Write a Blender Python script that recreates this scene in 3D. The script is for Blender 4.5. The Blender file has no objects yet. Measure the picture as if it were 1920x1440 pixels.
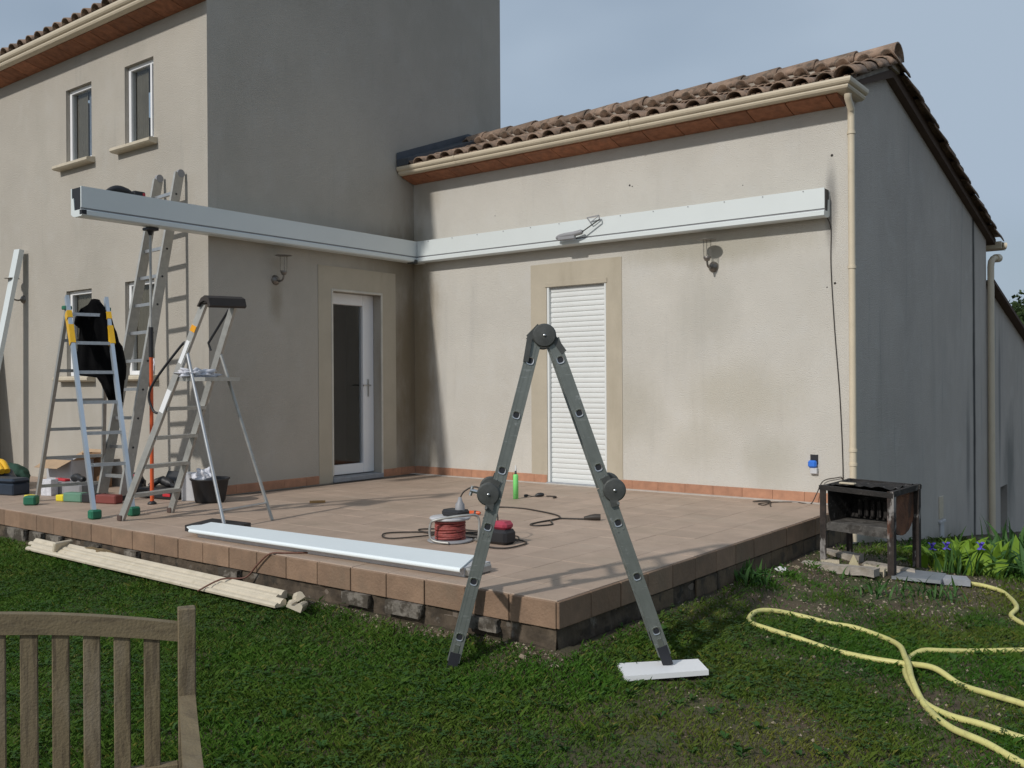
import bpy, bmesh, math, random
import numpy as np
from mathutils import Vector, Matrix, noise as mnoise
random.seed(7); rng = np.random.default_rng(11)
SC = bpy.context.scene
COL = SC.collection
PI = math.pi

# ------------------------------------------------------------------ camera
yaw, pitch, roll = -0.6585, -0.0008, -0.0062
F = Vector((math.sin(yaw)*math.cos(pitch), math.cos(yaw)*math.cos(pitch), math.sin(pitch)))
R0 = Vector((math.cos(yaw), -math.sin(yaw), 0)); U0 = R0.cross(F)
R = R0*math.cos(roll)+U0*math.sin(roll); U = -R0*math.sin(roll)+U0*math.cos(roll)
cd = bpy.data.cameras.new('camera'); cam = bpy.data.objects.new('camera', cd); COL.objects.link(cam)
cd.sensor_width = 36; cd.lens = 33.104; cd.clip_start = .05; cd.clip_end = 2000
m = Matrix((R, U, -F)).transposed().to_4x4(); m.translation = Vector((7.8485, -8.2377, 1.0736))
cam.matrix_world = m
SC.camera = cam

# ------------------------------------------------------------------ light
SUN_TO = Vector((-.1, -1, .74)).normalized()
sd = bpy.data.lights.new('sun', 'SUN'); sd.energy = 3.3; sd.angle = math.radians(2.0); sd.color = (1, .965, .915)
so = bpy.data.objects.new('sun', sd); COL.objects.link(so)
so.rotation_euler = SUN_TO.to_track_quat('Z', 'Y').to_euler(); so.location = (0, -20, 20)
W = bpy.data.worlds.new('World'); SC.world = W; W.use_nodes = True
nt = W.node_tree; nt.nodes.clear()
def wn(t, **k):
    n = nt.nodes.new(t)
    for a, b in k.items(): setattr(n, a, b)
    return n
out = wn('ShaderNodeOutputWorld'); bg = wn('ShaderNodeBackground'); bg.inputs['Strength'].default_value = .10
sky = wn('ShaderNodeTexSky', sky_type='NISHITA'); sky.sun_disc = False
sky.sun_elevation = math.asin(SUN_TO.z); sky.sun_rotation = math.atan2(SUN_TO.x, SUN_TO.y)
sky.air_density = 1.2; sky.dust_density = 3.0; sky.ozone_density = 1.5
tc = wn('ShaderNodeTexCoord'); nz = wn('ShaderNodeTexNoise'); nz.inputs['Scale'].default_value = 1.6; nz.inputs['Detail'].default_value = 4; nz.inputs['Roughness'].default_value = .45
mp = wn('ShaderNodeMapping'); mp.inputs['Scale'].default_value = (1, 1, 2.2)
nt.links.new(tc.outputs['Generated'], mp.inputs[0]); nt.links.new(mp.outputs[0], nz.inputs['Vector'])
rp = wn('ShaderNodeValToRGB'); rp.color_ramp.elements[0].position = .40; rp.color_ramp.elements[0].color = (.48,)*3+(1,)
rp.color_ramp.elements[1].position = .62; rp.color_ramp.elements[1].color = (1.0,)*3+(1,)
nt.links.new(nz.outputs['Fac'], rp.inputs[0])
mx = wn('ShaderNodeMix', data_type='RGBA'); mx.inputs[7].default_value = (5.0, 6.15, 7.55, 1)
nt.links.new(rp.outputs[0], mx.inputs[0]); nt.links.new(sky.outputs[0], mx.inputs[6]); nt.links.new(mx.outputs[2], bg.inputs[0]); nt.links.new(bg.outputs[0], out.inputs[0])
SC.view_settings.view_transform = 'Standard'; SC.view_settings.look = 'None'
SC.view_settings.exposure = -0.36; SC.view_settings.gamma = 1; SC.view_settings.use_curve_mapping = False
SC.render.engine = 'CYCLES'

# ------------------------------------------------------------------ materials
def mat(name, col, rough=.7, metal=0, var=.12, scale=6, bump=0, bscale=60, col2=None, spec=.5, detail=5, stains=None, fine=None):
    M = bpy.data.materials.new(name); M.use_nodes = True; t = M.node_tree; N = t.nodes; L = t.links
    b = N['Principled BSDF']; b.inputs['Roughness'].default_value = rough; b.inputs['Metallic'].default_value = metal
    b.inputs['Specular IOR Level'].default_value = spec
    g = N.new('ShaderNodeNewGeometry'); 
    n = N.new('ShaderNodeTexNoise'); n.inputs['Scale'].default_value = scale; n.inputs['Detail'].default_value = detail; n.inputs['Roughness'].default_value = .6
    L.new(g.outputs['Position'], n.inputs['Vector'])
    r = N.new('ShaderNodeValToRGB'); r.color_ramp.elements[0].position = .3; r.color_ramp.elements[1].position = .7
    c2 = col2 or tuple(min(1, c*(1+var)) for c in col); c1 = col if col2 else tuple(c*(1-var) for c in col)
    r.color_ramp.elements[0].color = (*c1, 1); r.color_ramp.elements[1].color = (*c2, 1)
    L.new(n.outputs['Fac'], r.inputs[0]); cur = r.outputs[0]
    oi = N.new('ShaderNodeObjectInfo')
    if fine:
        mr = N.new('ShaderNodeMapRange'); mr.inputs['To Min'].default_value = 1-fine; mr.inputs['To Max'].default_value = 1+fine
        L.new(oi.outputs['Random'], mr.inputs[0]); v = N.new('ShaderNodeVectorMath'); v.operation = 'SCALE'
        L.new(cur, v.inputs[0]); L.new(mr.outputs[0], v.inputs['Scale']); cur = v.outputs[0]
    if stains:
        for (sx, sy, sz, sc, lo, hi, scol, amt) in stains:
            mpn = N.new('ShaderNodeMapping'); mpn.inputs['Scale'].default_value = (sx, sy, sz)
            L.new(g.outputs['Position'], mpn.inputs[0]); n2 = N.new('ShaderNodeTexNoise'); n2.inputs['Scale'].default_value = sc; n2.inputs['Detail'].default_value = 6; n2.inputs['Roughness'].default_value = .62
            L.new(mpn.outputs[0], n2.inputs['Vector']); m2 = N.new('ShaderNodeMapRange'); m2.interpolation_type = 'SMOOTHSTEP'
            m2.inputs['From Min'].default_value = lo; m2.inputs['From Max'].default_value = hi; m2.inputs['To Max'].default_value = amt
            L.new(n2.outputs['Fac'], m2.inputs[0]); mm = N.new('ShaderNodeMix'); mm.data_type = 'RGBA'; mm.inputs[7].default_value = (*scol, 1)
            L.new(m2.outputs[0], mm.inputs[0]); L.new(cur, mm.inputs[6]); cur = mm.outputs[2]
    L.new(cur, b.inputs['Base Color'])
    if bump:
        n3 = N.new('ShaderNodeTexNoise'); n3.inputs['Scale'].default_value = bscale; n3.inputs['Detail'].default_value = 4
        L.new(g.outputs['Position'], n3.inputs['Vector']); bp = N.new('ShaderNodeBump'); bp.inputs['Strength'].default_value = bump; bp.inputs['Distance'].default_value = .01
        L.new(n3.outputs['Fac'], bp.inputs['Height']); L.new(bp.outputs[0], b.inputs['Normal'])
    M['bsdf'] = 1
    return M
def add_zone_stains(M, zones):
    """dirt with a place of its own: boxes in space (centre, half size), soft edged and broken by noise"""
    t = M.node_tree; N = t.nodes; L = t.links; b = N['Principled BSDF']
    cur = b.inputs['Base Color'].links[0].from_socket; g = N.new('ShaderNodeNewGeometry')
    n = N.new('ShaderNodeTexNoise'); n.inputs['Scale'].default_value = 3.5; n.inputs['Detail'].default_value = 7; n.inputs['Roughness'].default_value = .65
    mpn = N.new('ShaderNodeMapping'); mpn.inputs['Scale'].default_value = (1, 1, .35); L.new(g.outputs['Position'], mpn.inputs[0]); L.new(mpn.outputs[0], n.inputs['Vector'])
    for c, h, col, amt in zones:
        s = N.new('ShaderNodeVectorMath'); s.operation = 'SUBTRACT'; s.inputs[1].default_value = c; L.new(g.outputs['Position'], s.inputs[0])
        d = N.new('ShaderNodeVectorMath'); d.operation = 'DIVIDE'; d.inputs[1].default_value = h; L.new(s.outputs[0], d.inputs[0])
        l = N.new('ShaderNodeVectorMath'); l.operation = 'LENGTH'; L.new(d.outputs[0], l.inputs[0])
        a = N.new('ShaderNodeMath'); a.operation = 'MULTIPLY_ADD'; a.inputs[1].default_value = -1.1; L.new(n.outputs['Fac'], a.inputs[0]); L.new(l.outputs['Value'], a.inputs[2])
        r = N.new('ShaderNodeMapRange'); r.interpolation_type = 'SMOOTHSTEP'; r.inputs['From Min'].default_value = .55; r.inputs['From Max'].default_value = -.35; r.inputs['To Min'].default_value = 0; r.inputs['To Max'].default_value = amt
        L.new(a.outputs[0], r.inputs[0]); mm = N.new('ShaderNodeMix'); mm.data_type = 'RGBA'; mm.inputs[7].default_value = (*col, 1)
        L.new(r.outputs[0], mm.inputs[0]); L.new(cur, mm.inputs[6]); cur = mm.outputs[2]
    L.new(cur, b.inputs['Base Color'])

ST = [(1, 1, .5, 1.3, .48, .70, (.50, .47, .415), .4), (1, 1, .8, 3.1, .5, .70, (.58, .565, .53), .4), (1, 1, .10, 5, .6, .76, (.44, .41, .36), .3), (1.6, 1.6, .14, 2.2, .56, .8, (.36, .35, .33), .35), (1, 1, 1, 9, .55, .8, (.49, .47, .43), .3)]
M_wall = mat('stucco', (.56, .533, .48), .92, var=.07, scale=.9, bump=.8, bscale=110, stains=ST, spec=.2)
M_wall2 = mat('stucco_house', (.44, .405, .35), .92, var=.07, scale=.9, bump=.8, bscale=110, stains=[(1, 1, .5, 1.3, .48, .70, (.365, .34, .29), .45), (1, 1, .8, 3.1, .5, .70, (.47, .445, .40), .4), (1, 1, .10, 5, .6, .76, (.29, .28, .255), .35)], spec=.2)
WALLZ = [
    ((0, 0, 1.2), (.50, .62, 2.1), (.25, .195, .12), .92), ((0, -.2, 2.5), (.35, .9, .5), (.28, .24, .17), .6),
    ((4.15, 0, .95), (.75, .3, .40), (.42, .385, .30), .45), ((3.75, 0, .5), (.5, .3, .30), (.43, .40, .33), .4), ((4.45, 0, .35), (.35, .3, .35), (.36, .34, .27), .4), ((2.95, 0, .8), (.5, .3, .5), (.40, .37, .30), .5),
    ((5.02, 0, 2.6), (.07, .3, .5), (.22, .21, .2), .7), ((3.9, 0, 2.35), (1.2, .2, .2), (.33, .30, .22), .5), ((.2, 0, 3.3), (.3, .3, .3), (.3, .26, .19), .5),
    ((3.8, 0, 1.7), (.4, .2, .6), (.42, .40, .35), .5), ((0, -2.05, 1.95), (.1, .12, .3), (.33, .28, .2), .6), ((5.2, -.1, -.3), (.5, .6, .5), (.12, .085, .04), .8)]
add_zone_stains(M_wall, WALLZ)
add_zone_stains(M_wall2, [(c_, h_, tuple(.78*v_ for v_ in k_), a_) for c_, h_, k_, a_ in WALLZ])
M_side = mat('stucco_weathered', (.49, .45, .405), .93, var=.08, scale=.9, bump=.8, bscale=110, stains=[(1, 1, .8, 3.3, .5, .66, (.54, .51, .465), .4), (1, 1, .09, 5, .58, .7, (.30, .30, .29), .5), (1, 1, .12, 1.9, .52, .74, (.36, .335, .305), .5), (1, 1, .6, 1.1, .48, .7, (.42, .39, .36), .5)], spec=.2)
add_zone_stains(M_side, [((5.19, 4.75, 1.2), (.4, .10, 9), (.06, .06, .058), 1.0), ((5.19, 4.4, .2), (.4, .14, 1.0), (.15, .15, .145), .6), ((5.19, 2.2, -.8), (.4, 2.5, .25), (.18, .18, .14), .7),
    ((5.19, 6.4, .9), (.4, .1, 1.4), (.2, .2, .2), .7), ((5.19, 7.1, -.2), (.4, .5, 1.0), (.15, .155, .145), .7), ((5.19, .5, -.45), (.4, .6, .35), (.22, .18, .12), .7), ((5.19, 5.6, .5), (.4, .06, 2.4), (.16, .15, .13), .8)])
M_band = mat('painted_band', (.45, .40, .315), .9, var=.06, scale=3, bump=.25, bscale=170, spec=.2, stains=[(1, 1, .2, 3, .5, .8, (.30, .26, .19), .5)])
M_terra = mat('terracotta', (.33, .135, .07), .85, var=.3, scale=14, bump=.3, bscale=90, fine=.18, stains=[(1, 1, 1, 9, .5, .75, (.24, .12, .08), .5)])
M_skirt = mat('skirting_clay', (.40, .20, .12), .7, var=.15, scale=14, bump=.1, fine=.1)
M_roof = mat('roof_clay', (.255, .175, .125), .93, var=.32, scale=7, bump=.5, bscale=70, fine=.28, stains=[(1, 1, 1, 11, .47, .66, (.085, .07, .055), .75), (1, 1, 1, 20, .56, .74, (.38, .34, .25), .5)])
M_under = mat('roof_underlay', (.09, .06, .045), .95)
M_cream = mat('cream_pvc', (.62, .535, .40), .42, var=.04, scale=4, stains=[(1, 1, 1, 5, .55, .85, (.42, .36, .26), .35)])
M_cream2 = mat('cream_pvc_dirty', (.56, .49, .375), .5, var=.08, scale=9, stains=[(1, 1, 1, 14, .5, .75, (.36, .31, .21), .5)])
M_terr = mat('terrace_stone', (.395, .295, .225), .62, var=.10, scale=5, bump=.15, bscale=40, fine=.07, stains=[(1, 1, 1, 1.1, .48, .7, (.285, .222, .162), .5), (.4, 1.2, 1, 3.5, .5, .75, (.41, .335, .26), .5), (1, 1, 1, 30, .6, .75, (.28, .2, .15), .5)])
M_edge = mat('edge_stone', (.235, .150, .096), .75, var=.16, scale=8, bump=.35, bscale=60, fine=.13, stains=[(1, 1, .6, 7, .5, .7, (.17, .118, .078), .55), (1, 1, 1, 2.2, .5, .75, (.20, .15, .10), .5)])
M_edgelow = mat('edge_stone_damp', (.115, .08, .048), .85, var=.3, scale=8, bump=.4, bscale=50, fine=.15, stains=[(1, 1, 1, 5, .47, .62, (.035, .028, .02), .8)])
M_grout = mat('grout', (.17, .135, .105), .95)
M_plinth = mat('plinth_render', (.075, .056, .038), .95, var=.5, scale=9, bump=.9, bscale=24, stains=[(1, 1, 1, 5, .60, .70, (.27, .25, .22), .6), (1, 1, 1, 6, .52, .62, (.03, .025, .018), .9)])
M_white = mat('white_aluminium', (.66, .70, .69), .38, var=.02, scale=2, spec=.5)
M_cover = mat('white_cover', (.80, .86, .87), .45, var=.02, scale=2)
M_whitepvc = mat('white_pvc', (.82, .82, .82), .4, var=.03, scale=3)
M_shut = mat('shutter_pvc', (.70, .715, .70), .45, var=.03, scale=3)
M_black = mat('black_plastic', (.018, .018, .02), .5, var=.2)
M_dark = mat('dark_room', (.03, .026, .022), .9)
M_curt = mat('brown_curtain', (.20, .165, .115), .9, var=.15, scale=5)
M_room = mat('room_wall', (.13, .115, .09), .9, var=.15, scale=1)
M_alu = mat('aluminium', (.50, .51, .52), .42, metal=.85, var=.08, scale=25, stains=[(1, 1, 1, 20, .6, .75, (.30, .29, .27), .4)])
M_alud = mat('aluminium_dull', (.40, .395, .37), .5, metal=.6, var=.12, scale=18, stains=[(1, 1, 1, 30, .6, .75, (.6, .6, .57), .5)])
M_afr = mat('ladder_grey_alu', (.215, .232, .212), .42, metal=.55, var=.10, scale=14, bump=.05, bscale=300, stains=[(1, 1, 1, 9, .62, .7, (.50, .52, .50), .5), (1, 1, 6, 14, .60, .68, (.38, .40, .38), .45), (1, 1, .3, 30, .6, .75, (.16, .17, .16), .5)])
M_joint = mat('hinge_dark', (.085, .088, .082), .5, metal=.4, var=.2, scale=30)
M_steel = mat('bright_steel', (.62, .62, .61), .28, metal=.95, var=.1, scale=30)
M_rubber = mat('black_rubber', (.014, .015, .02), .6)
M_green = mat('green_plastic', (.014, .14, .075), .5)
M_yellow = mat('yellow_plastic', (.70, .40, .015), .45)
M_yell2 = mat('bright_yellow', (.75, .62, .03), .5)
M_orange = mat('orange_fibreglass', (.62, .10, .025), .4)
M_red = mat('red_plastic', (.50, .03, .04), .45)
M_redc = mat('red_cable', (.28, .06, .05), .6, var=.3, scale=60)
M_pink = mat('pink_plastic', (.36, .04, .07), .45)
M_blue = mat('blue_plastic', (.03, .16, .62), .4)
M_navy = mat('navy_plastic', (.018, .03, .05), .45)
M_cloth = mat('black_cloth', (.004, .004, .0045), .98, spec=.1)
M_rag = mat('white_rag', (.62, .62, .66), .9, var=.2, scale=30)
M_card = mat('cardboard', (.42, .29, .18), .9, var=.1, scale=10)
M_cardd = mat('cardboard_dark', (.20, .115, .06), .9, var=.2, scale=14)
M_grey = mat('grey_plastic', (.28, .28, .29), .5)
M_lgrey = mat('light_grey_plastic', (.50, .50, .51), .5)
M_wood = mat('teak_wood', (.178, .138, .078), .85, stains=[(9, 9, .9, 6, .46, .60, (.075, .055, .032), .75), (1.5, 1.5, .6, 5, .5, .7, (.24, .20, .145), .6), (20, 20, 2, 6, .5, .8, (.23, .185, .12), .5), (1, 1, 1, 3, .5, .75, (.15, .12, .08), .5)], bump=.25, bscale=130)
M_wood2 = mat('teak_wood_across', (.178, .138, .078), .85, stains=[(1.2, 3, 10, 5, .45, .7, (.10, .075, .045), .7), (2, 5, 26, 6, .5, .8, (.23, .19, .125), .5)], bump=.25, bscale=130)
M_rust = mat('rusty_steel', (.15, .062, .030), .85, var=.4, scale=12, bump=.4, bscale=60, stains=[(1, 1, .5, 8, .48, .62, (.05, .03, .02), .8)])
M_soot = mat('sooty_steel', (.018, .015, .013), .85, var=.5, scale=14, bump=.5, bscale=60, stains=[(1, 1, 1, 16, .58, .68, (.16, .15, .14), .6)])
M_ash = mat('ashy_steel', (.085, .078, .07), .9, var=.5, scale=12, bump=.5, bscale=50, stains=[(1, 1, 1, 15, .5, .6, (.03, .025, .02), .7)])
M_conc = mat('concrete', (.36, .32, .27), .95, var=.25, scale=9, bump=.6, bscale=50, stains=[(1, 1, 1, 6, .5, .7, (.22, .18, .13), .6)])
M_stone = mat('pale_stone', (.52, .45, .33), .95, var=.15, scale=20, bump=.5)
M_estone = mat('earthy_stone', (.26, .21, .15), .95, var=.25, scale=30)
M_gravel = mat('gravel_bits', (.30, .25, .18), .95, var=.4, scale=40)
M_slate = mat('grey_slab', (.30, .31, .33), .8, var=.12, scale=12, bump=.3)
M_zinc = mat('zinc_flashing', (.075, .085, .10), .5, metal=.3, var=.2, scale=6)
M_hose = mat('yellow_hose', (.58, .54, .20), .5, var=.10, scale=12, stains=[(1, 1, 1, 25, .55, .7, (.34, .30, .13), .6), (1, 1, 1, 70, .6, .7, (.2, .18, .08), .6)])
M_cable = mat('dark_cable', (.035, .028, .022), .6)
M_cableb = mat('brown_cord', (.14, .06, .04), .7)
M_lime = mat('lime_green', (.22, .72, .20), .45)
M_bottle = mat('white_cap', (.6, .6, .58), .5)
M_chip = mat('wood_chip', (.34, .20, .08), .85)
M_lamp = mat('lamp_metal', (.22, .20, .18), .4, metal=.7, var=.25, scale=40)
M_bark = mat('bark', (.10, .075, .05), .95, bump=.8, bscale=20)
M_petal = mat('iris_petal', (.12, .08, .52), .7, var=.25, scale=60)
def leafmat(name, c1, c2, c3=None, scale=5):
    M = mat(name, c1, .6, col2=c2, scale=scale, detail=6, spec=.3)
    t = M.node_tree; N = t.nodes; L = t.links; b = N['Principled BSDF']
    cur = b.inputs['Base Color'].links[0].from_socket
    if c3:
        a = N.new('ShaderNodeAttribute'); a.attribute_name = 'tint'; mm = N.new('ShaderNodeMix'); mm.data_type = 'RGBA'; mm.inputs[7].default_value = (*c3, 1)
        L.new(a.outputs['Fac'], mm.inputs[0]); L.new(cur, mm.inputs[6]); cur = mm.outputs[2]; L.new(cur, b.inputs['Base Color'])
    tr = N.new('ShaderNodeBsdfTranslucent'); L.new(cur, tr.inputs[0]); ms = N.new('ShaderNodeMixShader'); ms.inputs[0].default_value = .25
    o = N['Material Output']; L.new(b.outputs[0], ms.inputs[1]); L.new(tr.outputs[0], ms.inputs[2]); L.new(ms.outputs[0], o.inputs[0])
    return M
M_grass = leafmat('lawn_blades', (.025, .088, .009), (.066, .155, .014), (.19, .17, .035), 1.3)
M_clover = leafmat('clover', (.025, .085, .016), (.052, .125, .022), (.06, .09, .02), 2)
M_leafy = leafmat('hosta_leaf', (.15, .27, .02), (.22, .34, .04), None, 6)
M_leafs = leafmat('strap_leaf', (.035, .10, .025), (.075, .16, .035), None, 6)
M_tree = leafmat('tree_leaf', (.020, .045, .012), (.055, .085, .025), None, 1.5)
def glassmat():
    M = bpy.data.materials.new('window_glass'); M.use_nodes = True; N = M.node_tree.nodes; L = M.node_tree.links; N.clear()
    o = N.new('ShaderNodeOutputMaterial'); g = N.new('ShaderNodeBsdfGlossy'); g.inputs['Roughness'].default_value = .02; t = N.new('ShaderNodeBsdfTransparent'); t.inputs[0].default_value = (.85, .87, .88, 1)
    f = N.new('ShaderNodeLayerWeight'); f.inputs[0].default_value = .5; pw = N.new('ShaderNodeMath'); pw.operation = 'POWER'; pw.inputs[1].default_value = 5; L.new(f.outputs['Facing'], pw.inputs[0]); ma = N.new('ShaderNodeMath'); ma.operation = 'MULTIPLY_ADD'; ma.inputs[1].default_value = .7; ma.inputs[2].default_value = .03; L.new(pw.outputs[0], ma.inputs[0]); x = N.new('ShaderNodeMixShader'); L.new(ma.outputs[0], x.inputs[0]); L.new(t.outputs[0], x.inputs[1]); L.new(g.outputs[0], x.inputs[2]); L.new(x.outputs[0], o.inputs[0])
    return M
M_glass = glassmat()
M_lglass = glassmat(); M_lglass.name = 'lantern_glass'
for n_ in M_lglass.node_tree.nodes:
    if n_.type == 'BSDF_TRANSPARENT': n_.inputs[0].default_value = (.985, .985, .98, 1)
    if n_.type == 'MATH' and n_.operation == 'MULTIPLY_ADD': n_.inputs[1].default_value = .5; n_.inputs[2].default_value = .02

# ground material: earth with moss and dry grass
M_soil = mat('lawn_soil', (.085, .062, .036), .97, var=.35, scale=5, bump=.9, bscale=35, stains=[(1, 1, 1, 2.5, .45, .65, (.045, .060, .018), .7), (1, 1, 1, 18, .58, .7, (.15, .11, .065), .6), (1, 1, 1, 60, .64, .7, (.33, .27, .18), .8)])

# ------------------------------------------------------------------ helpers
class MB:
    def __init__(s): s.v = []; s.f = []; s.sm = []
    def add(s, vs, fs, smooth=False):
        b = len(s.v); s.v += [tuple(v) for v in vs]; s.f += [tuple(i+b for i in f) for f in fs]; s.sm += [smooth]*len(fs); return s
    def box(s, a, b, M=None):
        x0, y0, z0 = a; x1, y1, z1 = b
        vs = [Vector(p) for p in ((x0, y0, z0), (x1, y0, z0), (x1, y1, z0), (x0, y1, z0), (x0, y0, z1), (x1, y0, z1), (x1, y1, z1), (x0, y1, z1))]
        if M: vs = [M @ v for v in vs]
        return s.add(vs, [(0, 3, 2, 1), (4, 5, 6, 7), (0, 1, 5, 4), (1, 2, 6, 5), (2, 3, 7, 6), (3, 0, 4, 7)])
    def bbox(s, a, b, e=.004, M=None):
        """box with chamfered edges"""
        bm = bmesh.new(); x0, y0, z0 = a; x1, y1, z1 = b
        bmesh.ops.create_cube(bm, size=1)
        for v in bm.verts: v.co = Vector((x0+(v.co.x+.5)*(x1-x0), y0+(v.co.y+.5)*(y1-y0), z0+(v.co.z+.5)*(z1-z0)))
        bmesh.ops.bevel(bm, geom=bm.edges[:], offset=e, segments=1, affect='EDGES')
        return s.bm(bm, M)
    def bm(s, bm, M=None, smooth=False):
        bm.verts.index_update(); vs = [(M @ v.co) if M else v.co.copy() for v in bm.verts]; fs = [tuple(v.index for v in f.verts) for f in bm.faces]; bm.free()
        return s.add(vs, fs, smooth)
    def bar(s, p, q, w, h, up=(0, 0, 1)):
        """bar of section w (across) x h (along up) from p to q"""
        p = Vector(p); q = Vector(q); d = (q-p).normalized(); a = d.cross(Vector(up)).normalized(); u = a.cross(d)
        a = a*w/2; u = u*h/2; vs = []
        for c in (p, q): vs += [c-a-u, c+a-u, c+a+u, c-a+u]
        return s.add(vs, [(0, 1, 2, 3), (7, 6, 5, 4), (0, 4, 5, 1), (1, 5, 6, 2), (2, 6, 7, 3), (3, 7, 4, 0)])
    def tube(s, pts, r, n=8, cap=True, closed=False):
        pts = [Vector(p) for p in pts]; N = len(pts); rr = r if isinstance(r, (list, tuple)) else [r]*N
        d0 = (pts[1]-pts[0]).normalized(); ref = Vector((0, 0, 1)) if abs(d0.z) < .9 else Vector((1, 0, 0)); a = d0.cross(ref).normalized(); vs = []
        for i in range(N):
            d = (pts[min(i+1, N-1)]-pts[max(i-1, 0)]); d = d.normalized() if d.length > 1e-9 else d0
            a = (a-d*a.dot(d)).normalized(); b = d.cross(a)
            for k in range(n):
                t = 2*PI*k/n; vs.append(pts[i]+(a*math.cos(t)+b*math.sin(t))*rr[i])
        fs = [(i*n+k, i*n+(k+1) % n, (i+1)*n+(k+1) % n, (i+1)*n+k) for i in range(N-1) for k in range(n)]
        s.add(vs, fs, True)
        if cap: s.add(vs[:n], [tuple(range(n))[::-1]]); s.add(vs[-n:], [tuple(range(n))])
        return s
    def lathe(s, prof, M=None, n=20, smooth=True):
        vs = []; 
        for (r, z) in prof:
            for k in range(n): vs.append(Vector((r*math.cos(2*PI*k/n), r*math.sin(2*PI*k/n), z)))
        if M: vs = [M @ v for v in vs]
        fs = [(i*n+k, i*n+(k+1) % n, (i+1)*n+(k+1) % n, (i+1)*n+k) for i in range(len(prof)-1) for k in range(n)]
        return s.add(vs, fs, smooth)
    def prism(s, poly, a, b, fn=None):
        """poly list of 2D points; fn(u, v, w) -> 3D; extruded w from a to b"""
        n = len(poly); vs = [fn(u, v, a) for u, v in poly]+[fn(u, v, b) for u, v in poly]
        return s.add(vs, [tuple(range(n))[::-1], tuple(range(n, 2*n))]+[(i, (i+1) % n, n+(i+1) % n, n+i) for i in range(n)])
    def mesh(s, name):
        me = bpy.data.meshes.new(name); me.from_pydata([tuple(v) for v in s.v], [], s.f); me.update()
        me.polygons.foreach_set('use_smooth', s.sm)
        b = bmesh.new(); b.from_mesh(me); bmesh.ops.recalc_face_normals(b, faces=b.faces[:]); b.to_mesh(me); b.free()
        return me
    def build(s, name, m, parent=None, loc=None):
        return link(name, s.mesh(name), m, parent, loc)
def link(name, me, m, parent=None, loc=None, rot=None):
    if m and not me.materials: me.materials.append(m)
    o = bpy.data.objects.new(name, me); COL.objects.link(o)
    if parent: o.parent = parent
    if loc is not None: o.location = loc
    if rot is not None: o.rotation_euler = rot
    return o
def tag(o, label=None, cat=None, group=None, kind=None):
    if label: o['label'] = label
    if cat: o['category'] = cat
    if group: o['group'] = group
    if kind: o['kind'] = kind
    return o
def thing(name, label, cat, loc=(0, 0, 0), rz=0, group=None):
    o = bpy.data.objects.new(name, None); o.empty_display_size = .1; COL.objects.link(o); o.location = loc; o.rotation_euler = (0, 0, rz)
    return tag(o, label, cat, group)
def spline(pts, k=8, closed=False):
    P = [Vector(p) for p in pts]; out = []
    for i in range(len(P)-1):
        p0 = P[max(i-1, 0)]; p1 = P[i]; p2 = P[i+1]; p3 = P[min(i+2, len(P)-1)]
        for j in range(k):
            t = j/k; out.append(.5*((2*p1)+(p2-p0)*t+(2*p0-5*p1+4*p2-p3)*t*t+(-p0+3*p1-3*p2+p3)*t**3))
    return out+[P[-1]]

TX, TY, HD = 5.183, 4.44, 2.856
def sstep(t): t = np.clip(t, 0, 1); return t*t*(3-2*t)
def gh(x, y):
    x = np.asarray(x, float); y = np.asarray(y, float)
    dx = np.maximum(x-TX, 0); dy = np.maximum(-TY-y, 0); d = np.hypot(dx, dy)
    h = -.24-.11*(1-np.exp(-d/.35))-.022*np.minimum(d, 4)
    h -= .115*np.clip(y+.75, 0, 9)
    return h
def vnoise(x, y, s, seed=0):
    x = np.asarray(x)*s+seed*17.3; y = np.asarray(y)*s-seed*9.1; xi = np.floor(x).astype(int); yi = np.floor(y).astype(int); fx = sstep(x-xi); fy = sstep(y-yi)
    def h(a, b): 
        n = np.sin(a*127.1+b*311.7+seed*74.7)*43758.5453; return n-np.floor(n)
    return (h(xi, yi)*(1-fx)+h(xi+1, yi)*fx)*(1-fy)+(h(xi, yi+1)*(1-fx)+h(xi+1, yi+1)*fx)*fy
def fbm(x, y, s, seed=0): return (vnoise(x, y, s, seed)+.5*vnoise(x, y, s*2.1, seed+1)+.25*vnoise(x, y, s*4.3, seed+2))/1.75
def grd(x, y): return float(gh(x, y)+.03*(fbm(x, y, 1.3, 5)-.5))

# ------------------------------------------------------------------ ground
xs = np.unique(np.concatenate([np.linspace(-120, -9, 12), np.arange(-8, 12.01, .08), np.linspace(13, 140, 14)]))
ys = np.unique(np.concatenate([np.linspace(-90, -10.5, 10), np.arange(-10, 9.01, .08), np.linspace(10, 160, 14)]))
XX, YY = np.meshgrid(xs, ys)
ZZ = gh(XX, YY)+.03*(fbm(XX, YY, 1.3, 5)-.5)+.012*(fbm(XX, YY, 7, 8)-.5)
ZZ = np.where((XX < TX-.06) & (YY > -TY+.06) & (YY < 9.5), ZZ-.35, ZZ)
nv = len(xs); vs = np.stack([XX, YY, ZZ], -1).reshape(-1, 3)
idx = np.arange(len(xs)*len(ys)).reshape(len(ys), len(xs)); fs = np.stack([idx[:-1, :-1], idx[:-1, 1:], idx[1:, 1:], idx[1:, :-1]], -1).reshape(-1, 4)
me = bpy.data.meshes.new('ground'); me.from_pydata(vs.tolist(), [], fs.tolist()); me.polygons.foreach_set('use_smooth', [True]*len(me.polygons)); me.update()
tag(link('ground', me, M_soil), 'lawn and bare earth in front of the house', kind='structure')

# ------------------------------------------------------------------ terrace
TZ0 = -.14
terr = MB().box((-9, -TY+.022, -.62), (TX-.022, -.0, -.012)); 
terrace = terr.build('terrace', M_grout); tag(terrace, 'tiled stone terrace in the angle of the house', kind='structure')
p = .2945
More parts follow.
